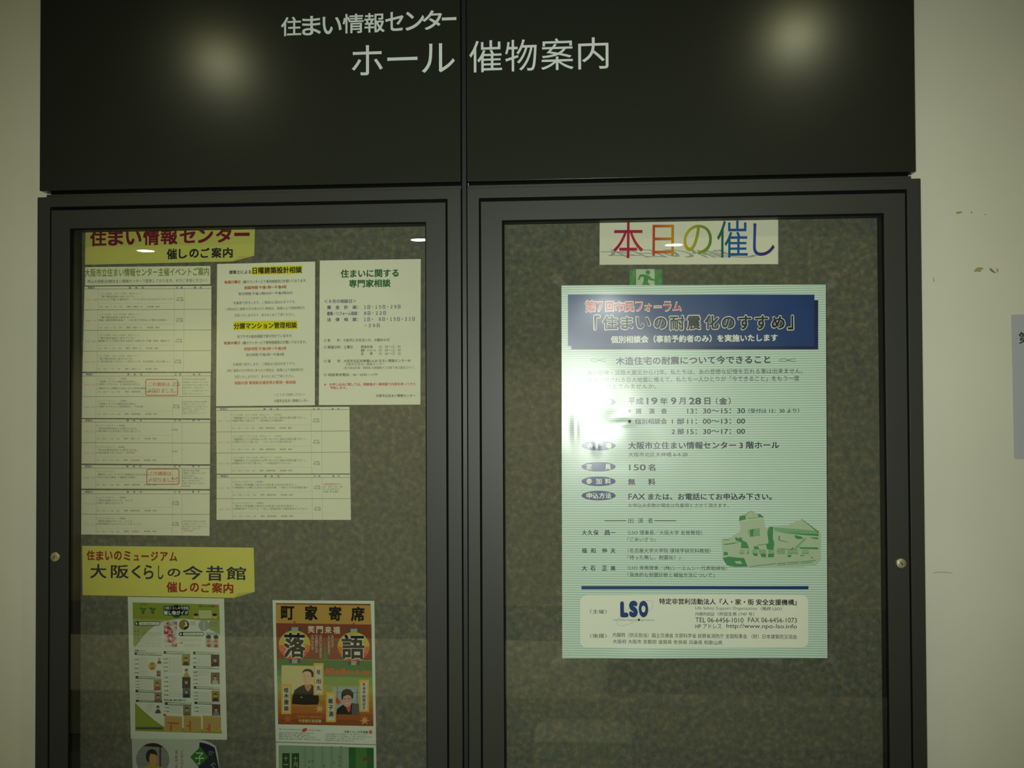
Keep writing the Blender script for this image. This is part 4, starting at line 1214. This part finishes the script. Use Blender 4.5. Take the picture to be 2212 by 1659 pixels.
for ch, x0, x1, y0, y1 in (('第', 236, 322, 182, 275), ('7', 335, 378, 192, 270), ('回', 400, 462, 190, 270), ('市', 472, 546, 190, 270), ('民', 552, 625, 192, 272), ('フ', 638, 692, 195, 268), ('ォ', 712, 762, 210, 268), ('ー', 785, 842, 225, 240), ('ラ', 862, 920, 192, 268), ('ム', 935, 1000, 195, 265)):
    pn = one('character')
    s.text(pn, A, ch, x0 - 4, x1 + 4, (y0 + y1) / 2, y1 - y0 + 8, PW, 0.05 if ch != 'ー' else .03, 3)
    s.text(pn, A, ch, x0 + 1, x1 - 1, (y0 + y1) / 2, y1 - y0 - 5, RD, 0.02, 4)
for ch, x0, x1, y0, y1 in (('「', 308, 355, 300, 415), ('住', 375, 495, 300, 415), ('ま', 522, 615, 310, 412), ('い', 642, 755, 312, 405), ('の', 785, 885, 315, 410), ('耐', 908, 1028, 302, 418), ('震', 1045, 1155, 302, 415),
                           ('化', 1185, 1300, 298, 412), ('の', 1322, 1425, 312, 408), ('す', 1452, 1560, 300, 415), ('す', 1585, 1695, 300, 415), ('め', 1718, 1825, 305, 408), ('」', 1845, 1893, 300, 415)):
    pn = one('character')
    s.text(pn, A, ch, x0 - 6, x1 + 6, (y0 + y1) / 2, y1 - y0 + 12, PW, 0.052, 3, 5)
    s.text(pn, A, ch, x0 + 1, x1 - 1, (y0 + y1) / 2, y1 - y0 - 2, g_((14, 18, 18)), 0.03, 4, 5)
s.text('banner_lettering', A, '個別相談会（事前予約者のみ）を実施いたします', 440, 1768, 485, 60, PW, 0.032, 3)
s.text('subheading', A, '木造住宅の耐震について今できること', 480, 1710, 657, 64, PN, 0.018, 2)
for x0, x1 in ((280, 402), (1780, 1912)):
    w_ = x1 - x0
    for sg in (1, -1):
        s.stroke('ornament', A, [(x0 + w_ * t / 12, 657 + sg * 11 * math.sin(math.pi * (t / 12 * 1.6 + .1)) ) for t in range(13)], 3.2, PN, 2)
s.text('lettering', A, 'あの阪神・淡路大震災から12年。私たちは、あの悲惨な記憶を忘れる事は出来ません。', 255, 1965, 750, 42, PM, 0.002, 2)
s.text('lettering', A, '今後予想される巨大地震に備えて、私たち一人ひとりが「今できること」をもう一度', 255, 1940, 808, 42, PM, 0.002, 2)
s.text('lettering', A, '一緒に考えてみませんか。', 255, 800, 866, 40, PM, 0.002, 2)
for yc, txt, xs in ((68, '日時', (265, 422)), (415, '会場', (275, 422)), (582, '定員', (268, 418)), (698, '参加料', (268, 345, 418)), (812, '申込方法', (270, 320, 370, 420))):
    pn = one('oval_label')
    s.ellipse(pn, B, 343, yc, 136, 38, PB, 2)
    for ch, x in zip(txt, xs): s.text(pn, B, ch, x - 23, x + 23, yc, 46, PW, 0.03, 3)
for ch, x0, x1 in (('平', 582, 632), ('成', 640, 700), ('19', 725, 812), ('年', 832, 892), ('9', 918, 962), ('月', 982, 1035), ('28', 1062, 1158), ('日', 1185, 1232), ('（', 1276, 1292), ('金', 1302, 1365), ('）', 1376, 1394)):
    s.text('detail_lettering', B, ch, x0, x1, 60, 54, PK, 0.022 if ch not in '（）' else 0.01, 2)
s.ellipse('detail_lettering', B, 590, 140, 12, 14, PK, 2, 16); s.ellipse('detail_lettering', B, 590, 222, 12, 14, PK, 2, 16)
for y, cs_ in ((140, (('講', 638), ('演', 742), ('会', 840))), ):
    for ch, x in cs_: s.text('detail_lettering', B, ch, x, x + 46, y, 46, PK, 0.022, 2)
s.text('detail_lettering', B, '個別相談会', 632, 886, 221, 46, PK, 0.018, 2)
def tline(y, pre, x0, txt):
    if pre: s.text('detail_lettering', B, pre, x0, x0 + 98, y, 46, PK, 0.018, 2)
    s.text('detail_lettering', B, txt, 1048, 1508, y, 40, PK, 0.012, 2)
tline(139, '', 0, '13：30～15：30'); tline(221, '1 部', 926, '11：00～13：00'); tline(302, '2 部', 924, '15：30～17：00')
s.text('detail_lettering', B, '（受付は 12：30 より）', 1535, 1938, 137, 36, PK, 0.01, 2)
s.text('detail_lettering', B, '大阪市立住まい情報センター 3 階ホール', 578, 1780, 412, 58, PN, 0.022, 2)
s.text('detail_lettering', B, '大阪市北区天神橋 6-4-20', 580, 1050, 485, 36, PK, 0.008, 2)
s.text('detail_lettering', B, '150', 585, 718, 588, 48, PK, 0.012, 2); s.text('detail_lettering', B, '名', 738, 794, 588, 54, PK, 0.02, 2)
s.text('detail_lettering', B, '無', 578, 634, 703, 52, PK, 0.022, 2); s.text('detail_lettering', B, '料', 738, 794, 703, 54, PK, 0.022, 2)
s.text('detail_lettering', B, 'FAX', 580, 712, 820, 46, PK, 0.01, 2)
s.text('detail_lettering', B, 'または、お電話にてお申込み下さい。', 738, 1720, 820, 54, PN, 0.022, 2)
s.text('lettering', B, 'お申込み多数の場合は先着順とさせて頂きます。', 580, 1378, 890, 34, PM, 0.006, 2)
s.rect('ruled_lines', B, 390, 1009, 562, 1015, PK, 2); s.rect('ruled_lines', B, 788, 1009, 960, 1015, PK, 2)
for ch, x in (('出', 578), ('演', 655), ('者', 733)): s.text('lettering', B, ch, x, x + 42, 1010, 42, PM, 0.008, 2)
for yc, cs_, a, ax, b, bx in ((222, (('大', 210), ('久', 256), ('保', 302), ('昌', 392), ('一', 438)), '（LSO 理事長／大阪大学 名誉教授）', 1165, '『ごあいさつ』', 795),
                             (365, (('福', 210), ('和', 280), ('伸', 370), ('夫', 438)), '（名古屋大学大学院 環境学研究科教授）', 1235, '『待った無し、耐震化！』', 995),
                             (505, (('大', 210), ('石', 278), ('正', 370), ('美', 438)), '（LSO 専務理事／(株)シーエムシー代表取締役）', 1365, '『具体的な耐震診断と補強方法について』', 1265)):
    for ch, x in cs_: s.text('detail_lettering', Cc, ch, x, x + 40, yc, 40 if ch != '一' else 5, PN, 0.02, 2)
    s.text('lettering', Cc, a, 575, ax, yc, 36, PK, 0.006, 2)
    s.text('lettering', Cc, b, 572, bx, yc + 54, 36, PK, 0.006, 2)
s.rect('blue_rule', Cc, 207, 647, 2012, 673, PB, 2)
# organiser box as a rounded plate of cells
s.rect('organiser_box', Cc, 252, 718, 1955, 1138, PW, 2)
s.rect('organiser_box', Cc, 197, 773, 252, 1083, PW, 2); s.rect('organiser_box', Cc, 1955, 773, 2010, 1083, PW, 2)
for cx, cy, a0 in ((252, 773, 180), (1955, 773, 270), (1955, 1083, 0), (252, 1083, 90)):
    s.poly('organiser_box', Cc, [(cx, cy)] + [(cx + 55 * math.cos(math.radians(a0 + 10 * k)), cy + 55 * math.sin(math.radians(a0 + 10 * k))) for k in range(10)], PW, 2)
s.text('lettering', Cc, '〈主催〉', 272, 410, 850, 34, PK, 0.004, 3); s.text('lettering', Cc, '〈後援〉', 272, 410, 1042, 34, PK, 0.004, 3)
for ch, x0, x1, y0 in (('L', 515, 580, 768), ('S', 585, 655, 763), ('O', 662, 738, 763)):
    s.text('organiser_emblem', Cc, ch, x0, x1, (y0 + 896) / 2, 896 - y0, PB, 0.075, 4, 5)
el = []
for k in range(48):
    t = 2 * math.pi * k / 48
    a, b = 165 * math.cos(t), 58 * math.sin(t)
    el.append((633 + a * math.cos(-.55) - b * math.sin(-.55), 862 + a * math.sin(-.55) + b * math.cos(-.55)))
s.stroke('organiser_emblem', Cc, el, 2.4, g_((150, 160, 170)), 3, True)
s.text('organiser_emblem', Cc, 'Life Safety Support', 460, 650, 917, 20, g_((110, 118, 140)), 0, 4, 3)
s.ellipse('organiser_emblem', Cc, 663, 915, 9, 10, PN, 4, 14)
s.text('organiser_emblem', Cc, 'rganization', 675, 788, 918, 18, g_((110, 118, 140)), 0, 4, 3)
s.text('detail_lettering', Cc, '特定非営利活動法人『人・家・街 安全支援機構』', 825, 1920, 772, 48, PK, 0.022, 3)
s.text('lettering', Cc, 'Life Safety Support Organization', 1113, 1602, 826, 32, g_((110, 114, 110)), 0, 3)
s.text('lettering', Cc, '〈略称 LSO〉', 1630, 1803, 827, 30, PK, 0.008, 3)
s.text('lettering', Cc, '内閣府認証', 1113, 1265, 869, 28, PK, 0, 3); s.text('lettering', Cc, '（府国生第 1747 号）', 1290, 1580, 869, 30, PK, 0, 3)
s.text('lettering', Cc, 'TEL 06-6456-1010', 1113, 1495, 917, 38, PK, 0.008, 3); s.text('lettering', Cc, 'FAX 06-6456-1073', 1532, 1920, 917, 38, PK, 0.008, 3)
s.text('lettering', Cc, 'HP アドレス', 1113, 1320, 967, 38, PK, 0.008, 3); s.text('lettering', Cc, 'http://www.npo-lso.info', 1360, 1920, 970, 44, PK, 0.008, 3)
s.text('lettering', Cc, '内閣府（防災担当）国土交通省 文部科学省 総務省消防庁 全国知事会 （財）日本建築防災協会', 457, 1922, 1043, 36, PK, 0, 3)
s.text('lettering', Cc, '大阪府 大阪市 京都府 滋賀県 奈良県 兵庫県 和歌山県', 457, 1328, 1092, 34, PK, 0, 3)
# printed picture of the collapsed houses
H = crop(1540, 1090, 8.848)
G1, G2, G3 = g_((62, 134, 84)), g_((168, 186, 154)), g_((120, 164, 126))
s.poly('collapsed_house_picture', H, [(160, 640), (300, 640), (470, 540), (530, 480), (500, 300), (520, 210), (720, 120), (960, 240), (1000, 440), (1100, 420), (1400, 400), (1690, 275), (2020, 490), (2060, 560), (2060, 1060), (1960, 1160), (1700, 1190), (300, 1190), (190, 1060)], G2, 2)
P_ = lambda pts, c=G1, l=3: s.poly('collapsed_house_picture', H, pts, c, l)
P_([(490, 310), (510, 210), (620, 205), (625, 280)]); P_([(850, 180), (900, 180), (975, 240), (870, 240)]); P_([(660, 260), (870, 238), (870, 246), (662, 268)])
P_([(620, 205), (720, 120), (850, 185), (845, 178), (720, 112), (612, 198)])
P_([(500, 300), (985, 252), (985, 260), (505, 310)], g_((200, 206, 140)))
P_([(695, 480), (780, 460), (760, 600), (705, 590)]); P_([(780, 460), (890, 445), (890, 580), (760, 600)], G3); P_([(690, 605), (900, 575), (900, 585), (692, 616)])
P_([(655, 480), (672, 478), (700, 612), (690, 612)], G3)
P_([(1070, 420), (1150, 420), (1140, 640), (1170, 740), (1150, 860), (1030, 850), (1010, 760), (1060, 730), (1035, 520)])
P_([(1150, 430), (1690, 470), (2010, 500), (2010, 560), (1340, 540), (1180, 500)], G3); P_([(1340, 540), (1560, 520), (1850, 510), (2015, 500), (2010, 600), (1700, 575)])
P_([(1690, 278), (1710, 282), (1985, 495), (1960, 500)])
P_([(1560, 580), (1690, 610), (1720, 650), (1610, 655), (1560, 620)]); P_([(1250, 590), (1275, 600), (1270, 670), (1440, 715), (1430, 722), (1250, 680)])
P_([(1510, 870), (1740, 640), (1790, 640), (1560, 880)], G3); P_([(1640, 810), (2005, 815), (2005, 850), (1660, 840)]); P_([(1850, 620), (2010, 630), (2000, 660), (1900, 645)])
P_([(420, 610), (480, 640), (540, 620), (560, 680), (640, 720), (690, 830), (530, 830), (540, 720), (430, 680)]); P_([(170, 755), (400, 725), (520, 705), (400, 745), (250, 765)])
P_([(200, 665), (320, 662), (320, 672), (200, 678)]); P_([(840, 770), (1060, 740), (1060, 748), (850, 782)]); P_([(780, 790), (860, 800), (880, 850), (780, 850)])
P_([(1200, 822), (1480, 850), (1540, 800), (1520, 860), (1300, 845)])
for k, y in enumerate((855, 890, 920)):
    for x0, x1 in ((500, 600), (640, 690), (740, 850), (870, 1010), (1050, 1170), (1210, 1380), (1420, 1620), (1690, 1830)):
        j = (x0 * 7 + k * 13) % 17
        P_([(x0, y + j * .5), (x1, y + 6 + j * .3), (x1, y + 20), (x0 + j, y + 16)])
P_([(205, 900), (285, 905), (280, 960), (200, 970)]); P_([(760, 930), (850, 930), (850, 980), (780, 975)]); P_([(900, 940), (1010, 935), (1015, 1005), (930, 1000)]); P_([(1050, 940), (1165, 935), (1160, 1000), (1050, 1005)])
P_([(180, 1015), (300, 990), (480, 1010), (590, 1015), (620, 1090), (660, 1180), (420, 1185), (260, 1150)]); P_([(410, 1080), (520, 1070), (560, 1130), (440, 1120)], G2, 4)
P_([(680, 1178), (1200, 1118), (1960, 1060), (1960, 1072), (1200, 1130), (700, 1186)]); P_([(1220, 1150), (1900, 1095), (1900, 1105), (1230, 1158)])
P_([(1650, 960), (1750, 965), (1750, 975), (1655, 985)]); P_([(1870, 980), (1920, 1030), (1880, 1020)]); P_([(1420, 960), (1500, 955), (1480, 1000), (1425, 1000)])
for x in (620, 1020, 1400, 1655, 1205): s.rect('collapsed_house_picture', H, x - 11, 850, x + 11, 1010 if x < 1200 else 1150, G2, 5)
s.done()
poster = s.root
# strips of clear tape at the poster's corners
M_tape = bpy.data.materials.new('clear_tape')
M_tape.use_nodes = True
b = M_tape.node_tree.nodes['Principled BSDF']
b.inputs['Base Color'].default_value = (0.75, 0.78, 0.70, 1)
b.inputs['Roughness'].default_value = 0.2
b.inputs['Alpha'].default_value = 0.05
for x, y, a in ((1786, 622, 0.8), (1212, 612, -0.8), (1662, 1424, -0.15), (1212, 1418, 0.7), (1788, 1418, -0.7)):
    p = at(x, y, 0.0045) - s.c
    q = MB()
    vs, fs = [], []
    nx = 8
    for i in range(nx + 1):
        for j in (0, 1):
            uu, vv = (i / nx - .5) * 0.045, (j - .5) * 0.016
            X, Z = p.x + uu * math.cos(a) - vv * math.sin(a), p.z + uu * math.sin(a) + vv * math.cos(a)
            vs.append((X, -0.0062 + 0.0006 * math.sin(i * 1.9 + j), Z))
    fs = [(2 * i, 2 * i + 2, 2 * i + 3, 2 * i + 1) for i in range(nx)]
    q.add(vs, fs, M_tape)
    q.build('clear_tape', poster, smooth=True)

# ------------------------------------------------------------------ sheet on the right wall
s = Paper('wall_notice', 'pale lilac-grey notice on the wall, at the right of both cases', 'notice',
          [(2184.5, 680), (2510, 668), (2516, 1000), (2191, 991)], YW - 0.0012, mat('lilac_grey_paper', (186, 188, 196), 0.6))
CW = crop(1840, 640, 2.513)
s.text('lettering', CW, '第', 905, 978, 226, 64, BLACK, 0.01, 2)
s.done()

# ------------------------------------------------------------------ behind the photographer, seen only mirrored in glass and panels
def downlight(p, label, idx):
    q = MB()
    seg, prof = 32, [(0.066, 0.0), (0.078, -0.004), (0.086, -0.003), (0.088, 0.0)]
    vs = [(p.x + r * math.cos(2 * math.pi * k / seg), p.y + r * math.sin(2 * math.pi * k / seg), p.z + z) for r, z in prof for k in range(seg)]
    fs = [(a * seg + k, (a + 1) * seg + k, (a + 1) * seg + (k + 1) % seg, a * seg + (k + 1) % seg) for a in range(3) for k in range(seg)]
    q.add(vs, fs, mat('white_trim_ring', (200, 200, 190), 0.4))
    o = q.build('downlight' + ('.%03d' % idx if idx else ''))
    tag(o, label, 'light', 'round ceiling downlights')
for k, (p, l) in enumerate(zip(DOWN + DOWN2 + FILLROW, ('round ceiling downlight that makes the glow on the left header panel', 'round ceiling downlight that makes the glow on the right header panel',
                              'round ceiling downlight mirrored in the glass over the pale yellow sign', 'round ceiling downlight mirrored in the upper right corner of the left glass',
                              'round ceiling downlight mirrored over the rainbow characters',
                              'ceiling ring of an added, unseen fill light, left of the photographer', 'ceiling ring of an added, unseen fill light, above the photographer',
                              'ceiling ring of an added, unseen fill light, right of the photographer'))):
    downlight(p, l, k)

# emergency exit sign on the far wall
def emit(name, rgb, st):
    m = bpy.data.materials.new(name)
    m.use_nodes = True
    b = m.node_tree.nodes['Principled BSDF']
    b.inputs['Base Color'].default_value = (*lin(rgb), 1)
    b.inputs['Emission Color'].default_value = (*lin(rgb), 1)
    b.inputs['Emission Strength'].default_value = st
    return m
EG, EW = emit('exit_green', (30, 170, 70), 4.5), emit('exit_white', (215, 245, 190), 5.5)
CE = crop(1060, 440, 2.633)
yb = YB - 0.06
def ex(x, y): return mir_wall(*CE(x, y), yb)
a, b_ = ex(790, 372), ex(975, 372)
c_ = mir_wall(*CE(790, 372)[:1], CE(790, 560)[1], yb)
root = empty('exit_sign', ((a.x + b_.x) / 2, -YB, (a.z + c_.z) / 2))
tag(root, 'lit green emergency exit sign, mirrored in the glass just above the green poster', 'exit sign')
off = -Vector(root.location)
q = MB()
q.box(a.x - 0.012, b_.x + 0.012, -YB, -yb, c_.z - 0.012, a.z + 0.012, mat('white_trim_ring', (200, 200, 190)))
o = q.build('sign_box', root); o.location = off
def flat(name, pts, m, dy):
    q = MB()
    P = [ex(x, y) for x, y in pts]
    ar = sum(P[i].x * P[(i + 1) % len(P)].z - P[(i + 1) % len(P)].x * P[i].z for i in range(len(P)))
    f = tuple(range(len(P)))
    q.add([(p.x, p.y + dy, p.z) for p in P], [f if ar < 0 else f[::-1]], m)
    o = q.build(name, root)
    o.location = off
flat('sign_face', [(790, 372), (975, 372), (975, 560), (790, 560)], EG, 0.001)
flat('doorway_symbol', [(828, 372), (932, 372), (932, 560), (828, 560)], EW, 0.003)
q = MB()
for pts in ([(882, 385), (890, 378), (900, 378), (908, 386), (907, 397), (898, 403), (888, 402), (881, 394)],
            [(862, 400), (884, 404), (905, 410), (912, 422), (935, 430), (932, 440), (905, 434), (896, 428), (893, 446), (868, 446), (872, 418), (856, 414), (845, 434), (836, 430), (848, 404)],
            [(868, 444), (893, 444), (912, 470), (905, 520), (890, 518), (894, 478), (876, 466), (862, 490), (835, 500), (832, 486), (855, 478)]):
    P = [ex(x, y) for x, y in pts]
    ar = sum(P[i].x * P[(i + 1) % len(P)].z - P[(i + 1) % len(P)].x * P[i].z for i in range(len(P)))
    f = tuple(range(len(P)))
    q.add([(p.x, p.y + 0.005, p.z) for p in P], [f if ar < 0 else f[::-1]], EG)
o = q.build('running_figure_symbol', root); o.location = off

# low plinth, dark bench and pale box further back in the hall
yp = 2.77
q = MB()
q.box(X0 + 0.3, X1 - 0.3, -yp - 1.2, -yp, 0, 0.216, mat('pale_plinth', (190, 182, 150), 0.7))
tag(q.build('low_plinth', bevel=0.01), 'long low pale plinth, mirrored along the foot of the right glass', 'plinth')
pa, pb = mir_wall(1312, 1425, yp + .1), mir_wall(1900, 1500, yp + .1)
q = MB()
q.box(pa.x, pb.x + 0.5, -yp - 0.6, -yp - 0.1, 0.216, 0.40, mat('dark_bench_cloth', (36, 42, 40), 0.8))
tag(q.build('low_bench', bevel=0.02), 'dark low bench standing on the pale plinth, mirrored in the right glass', 'bench')
pa, pb = mir_wall(1150, 1550, yp - .35), mir_wall(1368, 1600, yp - .35)
q = MB()
q.box(pa.x, pb.x, -yp + 0.02, -yp + 0.35, 0, 0.13, mat('pale_box', (206, 204, 180), 0.7))
tag(q.build('storage_box', bevel=0.008), 'pale flat box on the floor before the plinth, mirrored low in the right glass', 'box')

bpy.data.objects.remove(_to)
